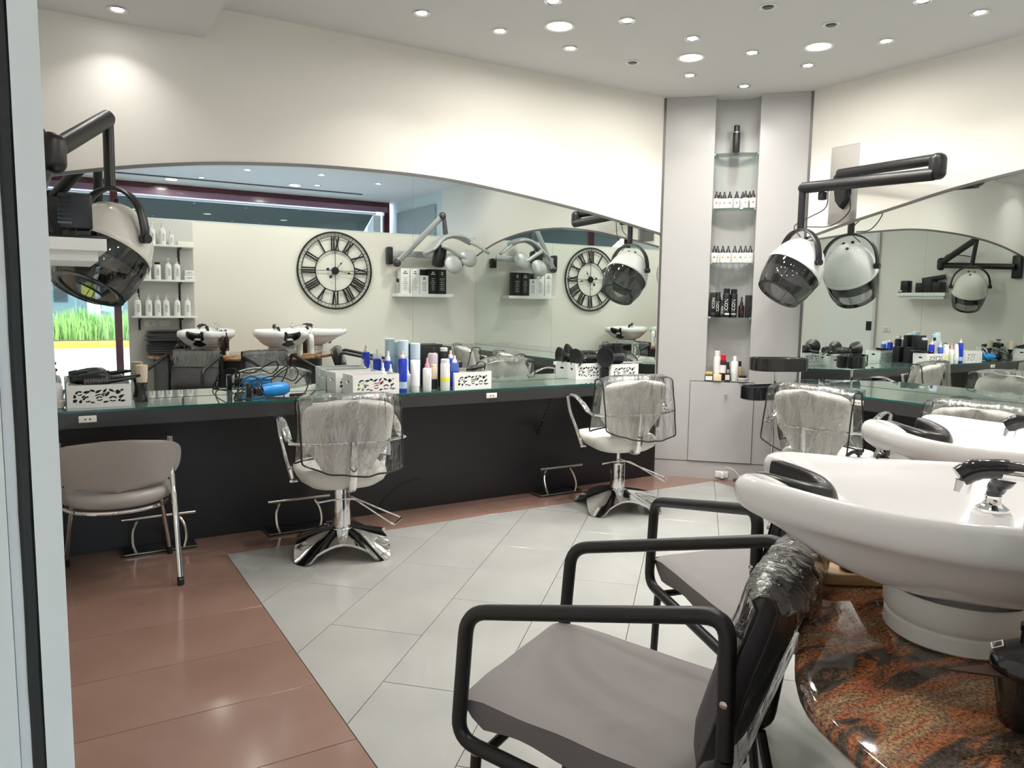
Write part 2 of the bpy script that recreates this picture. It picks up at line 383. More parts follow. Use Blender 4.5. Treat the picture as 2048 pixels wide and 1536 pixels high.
sk = MB(); sk.add([fp(0,-.003,.148), fp(FL,-.003,.148), fp(FL,0,.148), fp(0,0,.148), fp(0,-.003,.151), fp(FL,-.003,.151), fp(FL,0,.151), fp(0,0,.151)], [(0,1,2,3),(4,7,6,5),(0,4,5,1),(1,5,6,2),(2,6,7,3),(3,7,4,0)])
sk.obj('plinth_gap', M_RUB, pil, smooth=0)

# ---- mirrors
AA = [(-.1,2.125),(.075,2.168),(.374,2.232),(.64,2.278),(.979,2.322),(1.442,2.358),(1.85,2.372),(2.30,2.373),(2.728,2.349),(3.394,2.276),(3.887,2.208),(4.538,2.10)]
BA = [(.15,2.15),(.67,2.30),(1.2,2.385),(1.7,2.418),(2.2,2.41),(2.6,2.375),(3.034,2.311),(3.392,2.237),(3.796,2.152),(4.185,2.058)]
def finearch(P): return [(p.x, p.y) for p in catmull([(a, b, 0) for a, b in P], 5)]
AA = finearch(AA); BA = finearch(BA)
def mirror(name, P, splits, tf, label, extra_bottom=.902):
    t = thing(name, label, 'mirror', tf(P[0][0], 0, 0))
    base = V(t.location)
    for a, b_ in zip(splits, splits[1:]):
        xs = [a+.0012]+[x for x, z in P if a+.01 < x < b_-.01]+[b_-.0012]
        fr = [V(tf(x, .006, extra_bottom))-base for x in xs]; tp = [V(tf(x, .006, arch(P, x)-.002))-base for x in xs]
        bk = [V(tf(x, .0005, extra_bottom))-base for x in xs]; tb = [V(tf(x, .0005, arch(P, x)-.002))-base for x in xs]
        m = MB(); m.loft([bk, fr, tp, tb], closed=False, loop=True)
        m.add([bk[0], fr[0], tp[0], tb[0]], [(0,1,2,3)]); m.add([bk[-1], fr[-1], tp[-1], tb[-1]], [(3,2,1,0)])
        m.obj('mirror_pane', M_MIRROR, t, smooth=0)
    m = MB(); rr = []
    for x, z in P: rr.append([V(tf(x, .0, z-.002))-base, V(tf(x, .012, z-.002))-base, V(tf(x, .012, z+.018))-base, V(tf(x, .0, z+.018))-base])
    m.loft(rr, cap=True).obj('trim', M_MTRIM, t, smooth=20)
    return t
mirror('wall_mirror', AA, [-.099, 2.23, 4.53], lambda x, d, z: (x, YA-d, z), 'wide arched mirror above the left-hand vanity counter on the back wall')
mirror('wall_mirror', BA, [.16, 2.16, 4.17], lambda y, d, z: (XB-d, y, z), 'arched mirror on the right-hand wall above the counter with two covered chairs')

# ---- vanity counters
def counter(poly_top, label, front, panel, loc):
    t = thing('vanity_counter', label, 'counter', (loc[0], loc[1], 0)); ox, oy = loc
    sh = lambda P: [(x-ox, y-oy) for x, y in P]
    MB().prism(sh(poly_top), .805, .888).obj('worktop', M_EDGE, t, smooth=0)
    m = MB(); P = sh(poly_top); m.prism(P, .8882, .90)
    me = m.mesh('glass_top', 0); me.materials.append(M_GTOP); me.materials.append(M_GEDGE)
    for f in me.polygons:
        if abs(f.normal.z) < .5: f.material_index = 1
    put(me, 'glass_top', M_GTOP, t)
    MB().b2(*[panel[0]-ox, panel[1]-ox, panel[2]-oy, panel[3]-oy, 0.001, .804]).obj('back_panel', M_PANEL, t, smooth=0)
    return t
ca = counter([(XD+.002, 4.62), (4.06, 4.62), (4.50, 5.0), (4.50, 5.022), (XD+.002, 5.022)], 'long dark vanity counter with green glass top along the back wall mirror', None, (XD+.002, 4.535, 5.0, 5.028), (2.2, 5.0))
cb = counter([(4.74, .17), (5.372, .17), (5.372, 4.17), (5.30, 4.17), (4.74, 3.66)], 'dark vanity counter with green glass top along the right-hand mirror', None, (5.345, 5.378, .17, 4.18), (5.3, 2.2))
m = MB(); m.tube([(3.22-2.2, -.30, .80), (3.30-2.2, .0, .47)], .012, 4, flat=.3)
for k in range(9):
    a = V((1.02, -.30, .80)).lerp(V((1.10, 0, .47)), (k+.5)/9); m.ball(a, .012, 4)
m.obj('support_bracket', M_BLK, ca)
m = MB(); m.tube([V((1.95+.33*k/20-2.2, -.005, .02+.20*sin(pi*.5*(k/20)**.7))) for k in range(21)], .0025, 5)
m.obj('cable', M_RUB, ca, label='thin black cable curving up the dark panel')

def outlet(x, y, z, rz, label, two=True):
    t = thing('power_outlet', label, 'outlet', (x, y, z), rz, None)
    MB().rbox((0, -.004, 0), (.085, .008, .036), .003).obj('plate', M_OUTL, t)
    m = MB()
    for dx in (-.011, .011): m.cyl((dx, -.0075, 0), (dx, -.0092, 0), .0045, n=10)
    m.obj('sockets', M_BLK, t)
    return t
for x, l in ((.165, 'small cream outlet at the left end of the back counter edge'), (1.42, 'small cream outlet on the counter edge left of the nearer covered chair'), (2.65, 'small cream outlet on the counter edge under the fretwork box of combs')):
    outlet(x, 4.62, .853, 0, l)
for y, l in ((3.2, 'small cream outlet on the right counter edge behind the covered chair'), (1.2, 'small cream outlet at the near end of the right counter edge')):
    outlet(4.74, y, .853, -pi/2, l)
t = thing('power_outlet', 'white outlet with plugged charger at the foot of the corner pillar', 'outlet', fp(.596, 0, .045), -pi/4)
MB().rbox((0, -.006, 0), (.11, .012, .055), .004).obj('plate', M_WPL, t)
MB().rbox((.005, -.025, -.005), (.03, .03, .05), .005).obj('plug', M_WPL, t)
MB().tube(catmull([(.01, -.03, .015), (.03, -.05, .07), (.10, -.09, .06), (.17, -.12, -.02)], 6), .003, 6).obj('cable', M_WPL, t)

# ---- ceiling lights
def glow(name, c, s):
    m = bpy.data.materials.new(name); m.use_nodes = True; t = m.node_tree; t.nodes.remove(t.nodes['Principled BSDF'])
    e = t.nodes.new('ShaderNodeEmission'); e.inputs[0].default_value = (*c, 1); e.inputs[1].default_value = s
    t.links.new(e.outputs[0], t.nodes['Material Output'].inputs[0]); return m
E_SPOT = glow('lamp_white', (1, .98, .95), 40); E_DISC = glow('lamp_warm', (1, .95, .72), 9)
def area_light(t, r, W, c, z, sp=150):
    ld = bpy.data.lights.new('lamp', 'AREA'); ld.shape = 'DISK'; ld.size = r*2; ld.energy = W; ld.color = c; ld.spread = R_(sp)
    o = bpy.data.objects.new('lamp', ld); COL.objects.link(o); o.parent = t; o.location = (0, 0, z)
def make_spot():
    t = thing('ceiling_spotlight', '', 'spotlight')
    MB().lathe([(.034,-.0005),(.052,-.0005),(.054,-.004),(.050,-.007),(.038,-.006),(.034,-.003)], n=24, cap=False).obj('ring', M_CHROME, t)
    MB().lathe([(.0,-.001),(.033,-.001),(.030,-.004),(.0,-.005)], n=20).obj('bulb', E_SPOT, t)
    area_light(t, .03, SPOT_W, (1, .97, .93), -.009, 110); return t
def make_disc():
    t = thing('ceiling_downlight', '', 'downlight')
    MB().lathe([(.078,-.0005),(.098,-.0005),(.100,-.004),(.094,-.008),(.082,-.006),(.078,-.002)], n=28, cap=False).obj('ring', M_WPL, t)
    MB().lathe([(.0,-.001),(.077,-.001),(.075,-.004),(.0,-.004)], n=24).obj('diffuser', E_DISC, t)
    area_light(t, .075, DISC_W, (1, .95, .86), -.009, 175); return t
def make_dark():
    t = thing('ceiling_spotlight', '', 'spotlight')
    MB().lathe([(.034,-.0005),(.052,-.0005),(.054,-.004),(.050,-.007),(.038,-.006),(.034,-.003)], n=24, cap=False).obj('ring', M_WPL, t)
    MB().lathe([(.0,-.001),(.033,-.001),(.026,-.010),(.0,-.012)], n=16).obj('bulb', M_DGREY, t)
    return t
sp0, di0, dk0 = make_spot(), make_disc(), make_dark()
used = set()
def place(proto, x, y, z, label, group):
    if proto.name not in used: used.add(proto.name); proto.location = (x, y, z); proto['label'] = label; proto['group'] = group; return proto
    return dup(proto, (x, y, z), None, label, group)
SP = [(2.02,4.42),(2.57,4.42),(3.14,4.44),(4.25,4.44),(4.81,4.41),(2.58,3.83),(3.13,3.83),(3.69,3.84),(4.23,3.82),(4.78,3.79),(4.77,3.18),(4.77,2.59),
      (4.32,2.67),(3.63,2.1),(3.62,2.73),(3.09,2.65),(4.23,1.48),(4.23,2.04),(3.11,3.23),(2.02,3.2),(2.57,2.6),(2.02,2.05),(3.12,1.48)]
rown = {4:'row of lit spots nearest the back mirror', 3:'second row of lit spots from the back mirror', 2:'middle of the ceiling', 1:'ceiling above the shampoo basins', 0:'x'}
LAB = {0:'leftmost lit spotlight nearest the back mirror', 1:'second lit spotlight from the left nearest the back mirror', 2:'third lit spotlight from the left nearest the back mirror', 3:'lit spotlight just left above the corner pillar, between downlight and wall', 4:'lit spotlight nearest the top of the corner pillar',
  5:'lit spotlight cut by the photo top edge, left of the large warm downlight', 6:'lit spotlight right of the leftmost large warm downlight', 7:'lit spotlight just behind the middle large warm downlight', 8:'lit spotlight between the middle and right large downlights', 9:'lit spotlight just below the rightmost large warm downlight',
  10:'lit spotlight between the right-hand downlight and the right wall', 11:'rightmost lit spotlight near the right wall', 12:'lit spotlight just cut off at the top edge near two unlit ones'}
for i, (x, y) in enumerate(SP):
    place(sp0, x, y, HC, LAB.get(i, 'small round lit ceiling spotlight seen only as a reflection in floor or mirror'), 'lit ceiling spotlights')
so_ = place(sp0, .40, 4.80, 3.05, 'single lit spotlight in the lowered soffit at top left', 'lit ceiling spotlights')
for c_ in so_.children:
    if c_.type == 'LIGHT': c_.data = c_.data.copy(); c_.data.energy *= .45
for x, y in ((1.2,-1.2),(2.4,-.8),(3.35,-.6),(4.3,-.9),(3.6,-1.6),(2.0,-1.9)): place(sp0, x, y, HC, 'small spotlight in the ceiling beyond the clock wall, seen in the mirror', 'lit ceiling spotlights')
for i, (x, y, l) in enumerate(((2.84,4.14,'leftmost large warm round ceiling downlight'),(3.96,4.13,'middle large warm round ceiling downlight near the pillar'),(4.5,3.49,'rightmost large warm round ceiling downlight'),
      (1.57,.96,None),(2.91,.91,None),(4.52,1.12,None),(1.65,-2.31,None),(3.31,-1.78,None),(1.6,2.6,None))):
    place(di0, x, y, HC, l or 'large warm downlight seen only as a reflection in mirror or floor', 'large round downlights')
for x, y, l in ((3.69,4.44,'unlit ceiling spotlight in the row nearest the back mirror'),(3.67,3.21,'unlit ceiling spotlight at the top edge, left of its unlit neighbour'),(4.22,3.19,'unlit ceiling spotlight behind the rightmost large downlight')):
    place(dk0, x, y, HC, l, 'unlit ceiling spotlights')

# ---- near door jamb at the left edge
t = thing('door_jamb', 'white door jamb with black rubber gasket filling the left edge', 'door frame', (-.06, 1.0, 0))
MB().b2(.0385, .066, -.02, .03, 0, HC-.19).obj('jamb_post', mat('aged_white_paint', (.64,.64,.61), .5), t, smooth=0)
m = MB(); m.tube([(.0322+.0006*sin(k*1.7), -.014, .01+k*.05) for k in range(61)], .0075, 6); m.obj('gasket', M_RUB, t)
MB().b2(.014, .0245, -.012, .03, 0, HC-.19).obj('metal_strip', M_MTRIM if False else M_LGP, t, smooth=0)
MB().b2(-.04, .0135, -.016, .03, 0, HC-.19).obj('side_panel', MATS['aged_white_paint'], t, smooth=0)

# ---- shop front behind the camera, seen in the mirrors
sf = thing('shop_front', 'maroon framed glass shop front with dark green awning, seen in the mirror', 'shop window', (2.6, YF, 0))
m = MB()
for x in (-2.70, -1.72, 2.60): m.b2(x, x+.10, -.05, .05, 0, HC-.001)
m.obj('post', M_MAROON, sf, smooth=0)
MB().b2(-2.6, 2.66, -.06, .06, 3.16, HC-.001).obj('head_beam', M_MAROON, sf, smooth=0)
MB().b2(-2.6, 2.66, -.05, .055, 3.07, 3.159).obj('lower_beam', M_PURPLE, sf, smooth=0)
for a, b_ in ((-2.6,-1.721),(-1.619,2.599)):
    MB().b2(a, b_, -.006, .006, .0, 3.069).obj('pane', F_GLASS, sf, smooth=0)
aw = thing('awning', 'dark green canvas awning outside the shop front, seen in the mirror', 'awning', (2.6, YF-.12, 0))
m = MB(); m.add([(-2.7, 0, 3.03), (2.45, 0, 3.03), (2.45, -1.1, 2.45), (-2.7, -1.1, 2.45), (-2.7, 0, 3.02), (2.45, 0, 3.02), (2.45, -1.1, 2.44), (-2.7, -1.1, 2.44)], [(0,1,2,3),(4,7,6,5),(0,4,5,1),(1,5,6,2),(2,6,7,3),(3,7,4,0)])
m.obj('canvas', M_AWN, aw, smooth=0)
MB().b2(-2.7, 2.5, -.05, .04, 3.035, 3.065).obj('rail', M_WHITE, aw, smooth=0)
MB().b2(2.46, 2.6, -.3, .0, 2.45, 3.03).obj('end_bracket', M_WHITE, aw, smooth=0)

# ---- street
st = struct(MB().b2(-14, 18, -40, YF-.07, -.25, -.03).obj('street_ground', M_PAVE, smooth=0))
m = MB()
for k in range(26):
    y = -4-.55*k; m.b2(-14, 18, y-.015, y+.015, -.031, -.026)
for k in range(50): m.b2(-14+.64*k, -13.97+.64*k, -18, -4, -.031, -.0262)
m.obj('paving_joint', mat('paver_joint', (.42,.41,.40), .9), st, smooth=0)['kind'] = 'stuff'
pl = thing('street_planter', 'planted street bed of bright green grass behind a yellow kerb, seen in the mirror', 'planter', (1.5, -16.6, 0))
MB().rbox((1.2, .1, .06), (7.8, .35, .22), .05).obj('kerb', M_YELL, pl)
MB().b2(-4.5, 8, -3.5, -.08, -.02, .2).obj('soil', M_SOIL, pl, smooth=0)
m = MB(); rnd = random.Random(3)
for k in range(5200):
    x = rnd.uniform(-4.5, 7.5); y = rnd.uniform(-3.4, -.15); h = rnd.uniform(.55, .92)+.35*noise.noise(V((x*.9, y, 0))); a = rnd.uniform(0, 2*pi); l = rnd.uniform(.08,.28); wd_ = .022
    dx, dy = cos(a), sin(a); px, py = -dy*wd_, dx*wd_
    m.add([(x-px, y-py, .18), (x+px, y+py, .18), (x+dx*l*.5+px*.7, y+dy*l*.5+py*.7, .18+h*.7), (x+dx*l*.5-px*.7, y+dy*l*.5-py*.7, .18+h*.7), (x+dx*l, y+dy*l, .18+h)], [(0,1,2,3),(3,2,4)])
o = m.obj('grass_blades', M_GRASS, pl, smooth=0); o['kind'] = 'stuff'
bl = thing('street_building', 'pale shop building across the street with posters, seen in the mirror', 'building', (1.5, -27, 0))
MB().b2(-14, 14, -3, 0, -.03, 7).obj('wall', mat('pale_facade', (.55,.56,.58), .8), bl, smooth=0)
for k, x in enumerate((-5.2,-3.3,-1.4,.5,2.4,4.3)):
    MB().b2(x, x+1.4, .001, .05, .1, 3.0).obj('window', mat('dark_shop_window', (.10,.13,.14), .15), bl, smooth=0)
    MB().b2(x-.2, x-.02, .0, .25, -.03, 3.4).obj('pillar', mat('white_stone', (.75,.74,.72), .7), bl, smooth=0)
MB().b2(-1.2, -.7, .06, .09, 1.3, 2.4).obj('poster', M_BLK, bl, smooth=0, label='black menu board')
MB().b2(-.2, .5, .06, .09, 1.5, 2.1).obj('poster', mat('yellow_poster', (.75,.65,.1), .6), bl, smooth=0, label='yellow poster')
MB().b2(1.6, 2.2, .06, .09, 1.7, 2.0).obj('poster', mat('green_poster', (.05,.5,.15), .6), bl, smooth=0, label='green poster')
MB().lathe([(0,0),(.25,0),(.25,.03),(0,.03)], (.1, .1, 2.55), 20, Matrix.Rotation(-pi/2, 3, 'X')).obj('round_sign', mat('red_sign', (.6,.03,.05), .5), bl)
pu = thing('folded_parasol', 'folded light blue street parasol beyond the planter, seen in the mirror', 'parasol', (2.2, -23.5, 0))
MB().lathe([(.02,.9),(.38,1.0),(.30,1.5),(.16,2.1),(.03,2.6)], n=14).obj('canopy', mat('light_blue_canvas', (.25,.42,.70), .8), pu)
MB().cyl((0,0,-.03), (0,0,2.7), .03).obj('pole', M_WHITE, pu)

# ================================================================ SALON FURNITURE
def spline_ring(pts, n): return catmull(pts, n, closed=True)
def styling_chair(label, loc, rz, zs=0., seed=1, ct=.34):
    t = thing('styling_chair', label, 'salon chair', loc, rz)
    rnd = random.Random(seed)
    m = MB(); N = 64; rings = []
    for j in range(9):
        s = j/8; ring = []
        for k in range(N):
            a = 2*pi*k/N; cc, ss = abs(cos(a+pi/4)), abs(sin(a+pi/4)); t_ = min(cc, ss)/max(cc, ss); u_ = min(1, t_/.85); re = .240+.102*u_*u_*(3-2*u_); ze = .112*max(0, 1-(t_/.70)**2.2)**.6
            rr = .055+(re-.055)*s; z = ze+(.146-ze)*(1-s**1.35)
            aa = a+pi/4-R_(12); ring.append(V((rr*cos(aa), rr*sin(aa), max(z, .004))))
        rings.append(ring)
    inner = [[V((p.x*.97, p.y*.97, max(p.z-.016, .002))) for p in r] for r in reversed(rings)]
    m.loft(rings+inner).obj('base', M_CHROME, t, smooth=60)
    MB().lathe([(.070,.122),(.072,.138),(.066,.148),(.054,.152),(.054,ct-.01),(.050,ct),(.0,ct)], n=24).obj('column', M_CHROME, t)
    MB().cyl((0,0,ct-.01), (0,0,.44+zs), .018).obj('piston', M_CHROME, t)
    m = MB(); lv = rounded([(-.14,-.03,.315+zs), (-.05,-.04,.325+zs), (.06,-.062,.325+zs), (.24,-.27,.20+zs), (.33,-.15,.20+zs), (.04,.060,.325+zs)], .02); m.tube(lv, .0055, 8)
    m.ball((-.145,-.03,.315+zs), .009, 6); m.obj('pedal', M_CHROME, t)
    # seat: domed cushion with a shell-like underside
    m = MB(); rg = []
    def ring(sc, z, k2=.0):
        P = []
        for k in range(40):
            a = 2*pi*k/40; ca, sa = cos(a), sin(a); ex = .62
            x = .262*abs(ca)**ex*(1 if ca > 0 else -1); y = .275*abs(sa)**ex*(1 if sa > 0 else -1)
            P.append(V((x*sc, y*sc+.045, z-.02+k2*(y*sc/.245))))
        return P
    for sc, z, k2 in ((.25,.418,.0),(.50,.430,.01),(.78,.452,.02),(.95,.485,.018),(1.0,.508,.010),(.985,.530,.005),(.93,.545,.0),(.80,.550,0),(.45,.546,0),(.05,.544,0)): rg.append(ring(sc, z+zs, k2))
    m.loft(rg, cap=True).obj('seat', M_LEATH, t, smooth=60)
    # backrest: tapering shell, wide above, narrow stem below
    def shell(wf, z0, z1, n, yo, th):
        rg = []
        for j in range(n+1):
            s = j/n; z = z0+(z1-z0)*s; wdt = wf(s); y = yo-.085*s+.02*sin(pi*s); L = []
            for k in range(13):
                u = -1+k/6; L.append(V((wdt*u, y+.055*u*u-.5*th*(1-abs(u)**4)-.004, z)))
            for k in range(12, -1, -1):
                u = -1+k/6; L.append(V((wdt*u, y+.055*u*u+.5*th*(1-abs(u)**4)+.004, z)))
            rg.append(L)
        return MB().loft(rg, cap=True)
    def wf(s):
        if s < .42: return .135+.12*(s/.42)**1.4
        if s < .72: return .255+.027*(s-.42)
        return .263*max(.02, (1-((s-.72)/.285)**5))**.5
    shell(wf, .49+zs, .945+zs, 26, -.20, .055).obj('backrest', M_LEATH, t, smooth=60)
    m = MB(); bar = catmull([(-.325,-.20,.705+zs), (-.20,-.270,.707+zs), (0,-.300,.708+zs), (.20,-.270,.707+zs), (.325,-.20,.705+zs)], 6)
    m.tube(bar, .008, 8, up=(0,0,1), flat=1.1).obj('back_rail', M_CHROME, t)
    m = MB(); m.tube(rounded([(0,-.307,.715+zs), (0,-.285,.47+zs), (0,-.255,.412+zs), (0,-.08,.418+zs)], .05), .021, 8, up=(0,1,.3), flat=.22).obj('back_strap', M_CHROME, t)
    for s in (-1, 1):
        m = MB()
        top = catmull([(s*.320,-.20,.707+zs), (s*.325,-.12,.720+zs), (s*.33,-.03,.775+zs), (s*.33,.09,.812+zs), (s*.33,.20,.800+zs)], 6)
        m.tube(top, .023, 8, up=(0,0,1), flat=.4)
        dn = catmull([(s*.33,.205,.798+zs), (s*.32,.175,.68+zs), (s*.30,.11,.56+zs), (s*.275,.07,.445+zs)], 5)
        m.tube(dn, .022, 10, up=(s,0,0), flat=.8)
        m.rbox((s*.272,.065,.440+zs), (.05,.06,.014), .004)
        m.obj('armrest', M_CHROME, t)
    # clear cover drawn over the backrest
    def dr(u, v):                       # v 0..1 back hem -> top -> front hem
        wr = .006*noise.noise(V((u*5+seed*3, v*6, 0)))+.006*sin(u*17+seed+3*v)
        x = .290*u*(1+.04*noise.noise(V((v*4, seed, 2))))
        if v < .62:
            s = v/.62; z = .545+(.972-.545)*s; y = -.345+.0*s+.10*u*u*(.4+.6*s)+wr
            z += -.03*u*(1-s)+(.05*u*u-.02)*(1-s)+.014*noise.noise(V((u*3, seed*5., 1)))*(1-s)
        elif v < .74:
            s = (v-.62)/.12; z = .972+.018*sin(pi*s); y = -.345+.135*s+.09*u*u
            x *= .98
        else:
            s = (v-.74)/.26; z = .972-.37*s; y = -.210+.075*s+.06*u*u+wr*.5
        z -= .035*abs(u)**4 if v > .5 else 0
        return V((x, y, z+zs))
    m = MB(); NU, NV = 24, 34; G = [[dr(-1+2*k/NU, j/NV) for k in range(NU+1)] for j in range(NV+1)]
    m.loft(G, closed=False)
    cv = m.obj('plastic_cover', F_CLEAR, t, smooth=80)
    m = MB(); E1 = [dr(-1, j/NV) for j in range(NV+1)]; E2 = [dr(1, j/NV) for j in range(NV+1)]
    hem = rounded([E1[NV*6//10]]+[E1[j] for j in range(NV*6//10-1, 3, -1)]+[dr(-1, .0)]+[dr(-1+2*k/NU, 0) for k in range(3, NU-2)]+[dr(1, 0)]+[E2[j] for j in range(3, NV)]+[dr(1-2*k/NU, 1) for k in range(NU+1)]+[E1[j] for j in range(NV-1, NV*6//10-1, -1)], .02, 2)
    m.tube(hem, .0052, 6, closed=False).obj('piping', M_RUB, cv)
    return t
styling_chair('ivory chair with clear plastic back cover, nearer of the two at the back mirror', (1.47, 4.36, 0), R_(-5), 0, 1, .405)
styling_chair('ivory chair with clear back cover at the right end of the back mirror', (3.57, 4.33, 0), R_(-8), .03, 2)
styling_chair('ivory chair with clear plastic back cover beside the black tray trolley', (4.37, 3.17, 0), R_(-90+9), .03, 3)
styling_chair('ivory covered chair at the right edge behind the second basin', (4.40, 2.13, 0), R_(-90+7), .04, 4)

# footrests
def footrest(loc, label):
    t = thing('footrest', label, 'footrest', loc, 0, 'chrome footrests along the back counter')
    MB().rbox((0, .05, .006), (.40, .17, .010), .004).obj('floor_plate', M_BLKG, t)
    m = MB(); m.tube(rounded([(-.20,.135,.014), (-.20,-.035,.014), (.20,-.035,.014), (.20,.135,.014)], .02), .005, 6); m.obj('plate_rim', M_STEEL, t)
    for s in (-1, 1):
        MB().tube(catmull([(s*.13,-.03,.012), (s*.145,-.02,.07), (s*.14,.01,.14), (s*.11,.03,.195), (s*.09,-.01,.215)], 5), .009, 8).obj('strut', M_STEEL, t)
    MB().cyl((-.20, -.02, .22), (.20, -.02, .22), .012, n=12).obj('foot_bar', M_STEEL, t)
    return t
footrest((.52, 4.86, 0), 'chrome footrest behind the taupe guest chair')
footrest((1.35, 4.86, 0), 'chrome footrest left of the nearer covered chair column')
footrest((3.42, 4.86, 0), 'chrome footrest left of the chair near the pillar')

# guest chair
g = thing('guest_chair', 'taupe round guest chair with oval backrest and chrome legs at the left', 'chair', (.285, 4.50, 0), R_(-3))
m = MB(); m.lathe([(.05,.425),(.235,.43),(.262,.45),(.268,.475),(.262,.50),(.235,.513),(.10,.518),(.0,.518)], n=40).obj('seat', M_TAUPE, g, smooth=60)
rg = []
for j in range(17):
    q_ = j/16; s = -1+j/8; hw = .405*max(0, 1-(abs(q_-.62)/(.62 if q_ < .62 else .385))**2.1)**.52+.004; z = .515+.285*q_; L = []
    for k in range(17):
        a = (-1+k/8)*hw/.31; L.append(V((.325*sin(a), -.325*cos(a)+.04-.05*s, z-.018*(a*1.0)**2*q_)))
    for k in range(16, -1, -1):
        a = (-1+k/8)*hw/.31; e = .042*(1-abs(-1+k/8)**4)*(1-abs(s)**6)+.003; L.append(V(((.325-e)*sin(a), -(.325-e)*cos(a)+.04-.05*s, z-.018*(a*1.0)**2*q_)))
    rg.append(L)
MB().loft(rg, cap=True).obj('backrest', M_TAUPE, g, smooth=60)
m = MB(); m.tube([(.255*cos(2*pi*k/40), .255*sin(2*pi*k/40)+.0, .418) for k in range(40)], .011, 8, closed=True).obj('seat_ring', M_CHROME, g)
for s in (-1, 1):
    lg = MB().tube(catmull([(s*.258,-.10,.77), (s*.258,-.105,.66), (s*.262,-.13,.53), (s*.266,-.18,.40), (s*.275,-.27,.03)], 6), .0155, 10).obj('leg', M_CHROME, g)
    MB().cyl((s*.2755,-.271,.001), (s*.274,-.266,.045), .017).obj('rubber_foot', M_RUB, lg)
    lg = MB().tube([(s*.215,.13,.415), (s*.265,.30,.03)], .012, 10).obj('leg', M_CHROME, g)
    MB().cyl((s*.2655,.301,.001), (s*.263,.295,.045), .016).obj('rubber_foot', M_RUB, lg)

# ---- shampoo armchairs
def shampoo_chair(label, loc, rz, seed=1, film=True):
    t = thing('shampoo_armchair', label, 'armchair', loc, rz)
    for s in (-1, 1):
        P = rounded([(s*.285,-.32,.60), (s*.285,-.315,.895), (s*.285,.30,.765), (s*.285,.325,.44), (s*.285,-.29,.37), (s*.285,-.32,.597)], .055, 6)
        MB().tube(P, .0185, 12).obj('arm_frame', M_BLKM, t)
        MB().tube([(s*.27,.28,.405), (s*.275,.30,.012)], .014, 8).obj('leg', M_BLKM, t)
        MB().tube([(s*.27,-.28,.365), (s*.275,-.36,.012)], .014, 8).obj('leg', M_BLKM, t)
        MB().lathe([(0,0),(.009,0),(.008,.005),(0,.007)], (s*.302, -.318, .72), 10, Matrix.Rotation(s*pi/2, 3, 'Y')).obj('bolt', M_STEEL, t)
    MB().tube([(-.285,.25,.422), (.285,.25,.422)], .013, 8).obj('cross_rail', M_BLKM, t); MB().tube([(-.285,-.22,.382), (.285,-.22,.382)], .013, 8).obj('cross_rail', M_BLKM, t)
    # stretch covered seat, sagging in the middle and slung between the side rails
    rg = []
    def prof(y):
        sag = .022*cos(pi*min(1, abs(y)/.33)/2); return sag
    for j in range(19):
        y = -.27+.60*j/18; L = []; endf = min(1, (min(j, 18-j)/2.0)**.5 if min(j, 18-j) else .25)
        for k in range(15):
            u = -1+k/7; zt = .505+.05*(y+.27)/.6-prof(y)*(1-u*u)*1.2+.004*noise.noise(V((u*3, y*9, seed))); e = (1-abs(u)**8)
            L.append(V((.268*u, y, zt-.018*(1-endf)-.012*(1-e))))
        for k in range(14, -1, -1):
            u = -1+k/7; e = (1-abs(u)**6); dep = .075*endf+.008*sin(y*23+seed)*(abs(u) > .8)
            L.append(V((.266*u, y, .505+.05*(y+.27)/.6-dep-.02*(abs(u)**6 < .5)*.4)))
        rg.append(L)
    MB().loft(rg, cap=True).obj('seat', M_GFAB, t, smooth=60)
    # padded back
    Mx = Matrix.Rotation(R_(17), 3, 'X')
    rg = []
    for j in range(15):
        s = j/14; zz = -.20+.42*s; th = .048*(1-abs(2*s-1)**5)**.5+.006; wd_ = .255*(1-.06*abs(2*s-1)**6); L = []
        for k in range(13):
            u = -1+k/6; L.append((wd_*u, th*(1-abs(u)**6)+.004+.003*noise.noise(V((u*4, s*5, seed)))))
        for k in range(12, -1, -1):
            u = -1+k/6; L.append((wd_*u, -th*(1-abs(u)**6)-.004+.012*u*u))
        rg.append([V((0,-.315,.715))+Mx@V((x, y, zz)) for x, y in L])
    MB().loft(rg, cap=True).obj('backrest', M_DFAB, t, smooth=60)
    m = MB(); rg = []
    def cv(u, v):
        wr = .005*noise.noise(V((u*6, v*8, seed*2.)))+.003*sin(u*21+v*5)
        if v < .42: s = v/.42; p = (.262*u, -(.064+.01*s)*(1-.6*abs(u)**5)+wr, -.30+.50*s-.02*(1-s)*sin(u*3))
        elif v < .58: s = (v-.42)/.16; p = (.261*u, -(.064 if s > .5 else .074)*cos(pi*s)*(1-.6*abs(u)**5), .20+.045*sin(pi*s)*(1-.3*abs(u)**6)+wr)
        else: s = (v-.58)/.42; p = (.260*u, .062*(1-.85*abs(u)**5)+wr*.4, .20-.17*s)
        return V((0,-.315,.715))+Mx@V(p)
    if film:
        G = [[cv(-1+2*k/18, j/34) for k in range(19)] for j in range(35)]
        c = m.loft(G, closed=False).obj('plastic_cover', F_CLEAR, t, smooth=80)
        b = MB()
        for s in (-1, 1): b.tube([cv(s, j/34) for j in range(35)], .0035, 5)
        b.tube([cv(-1+2*k/18, 0) for k in range(19)], .0035, 5); b.tube([cv(-1+2*k/18, 1) for k in range(19)], .0035, 5)
        b.obj('piping', M_RUB, c)
    return t
def facing(dx, dy): return math.atan2(dy, dx)-pi/2
shampoo_chair('grey covered shampoo chair in the foreground beside the nearest basin', (1.222, 1.42, 0), facing(-.475, .88), 1)
shampoo_chair('grey covered shampoo chair behind the foreground one, in front of the second basin', (2.14, 1.76, 0), facing(.22, .975), 2)
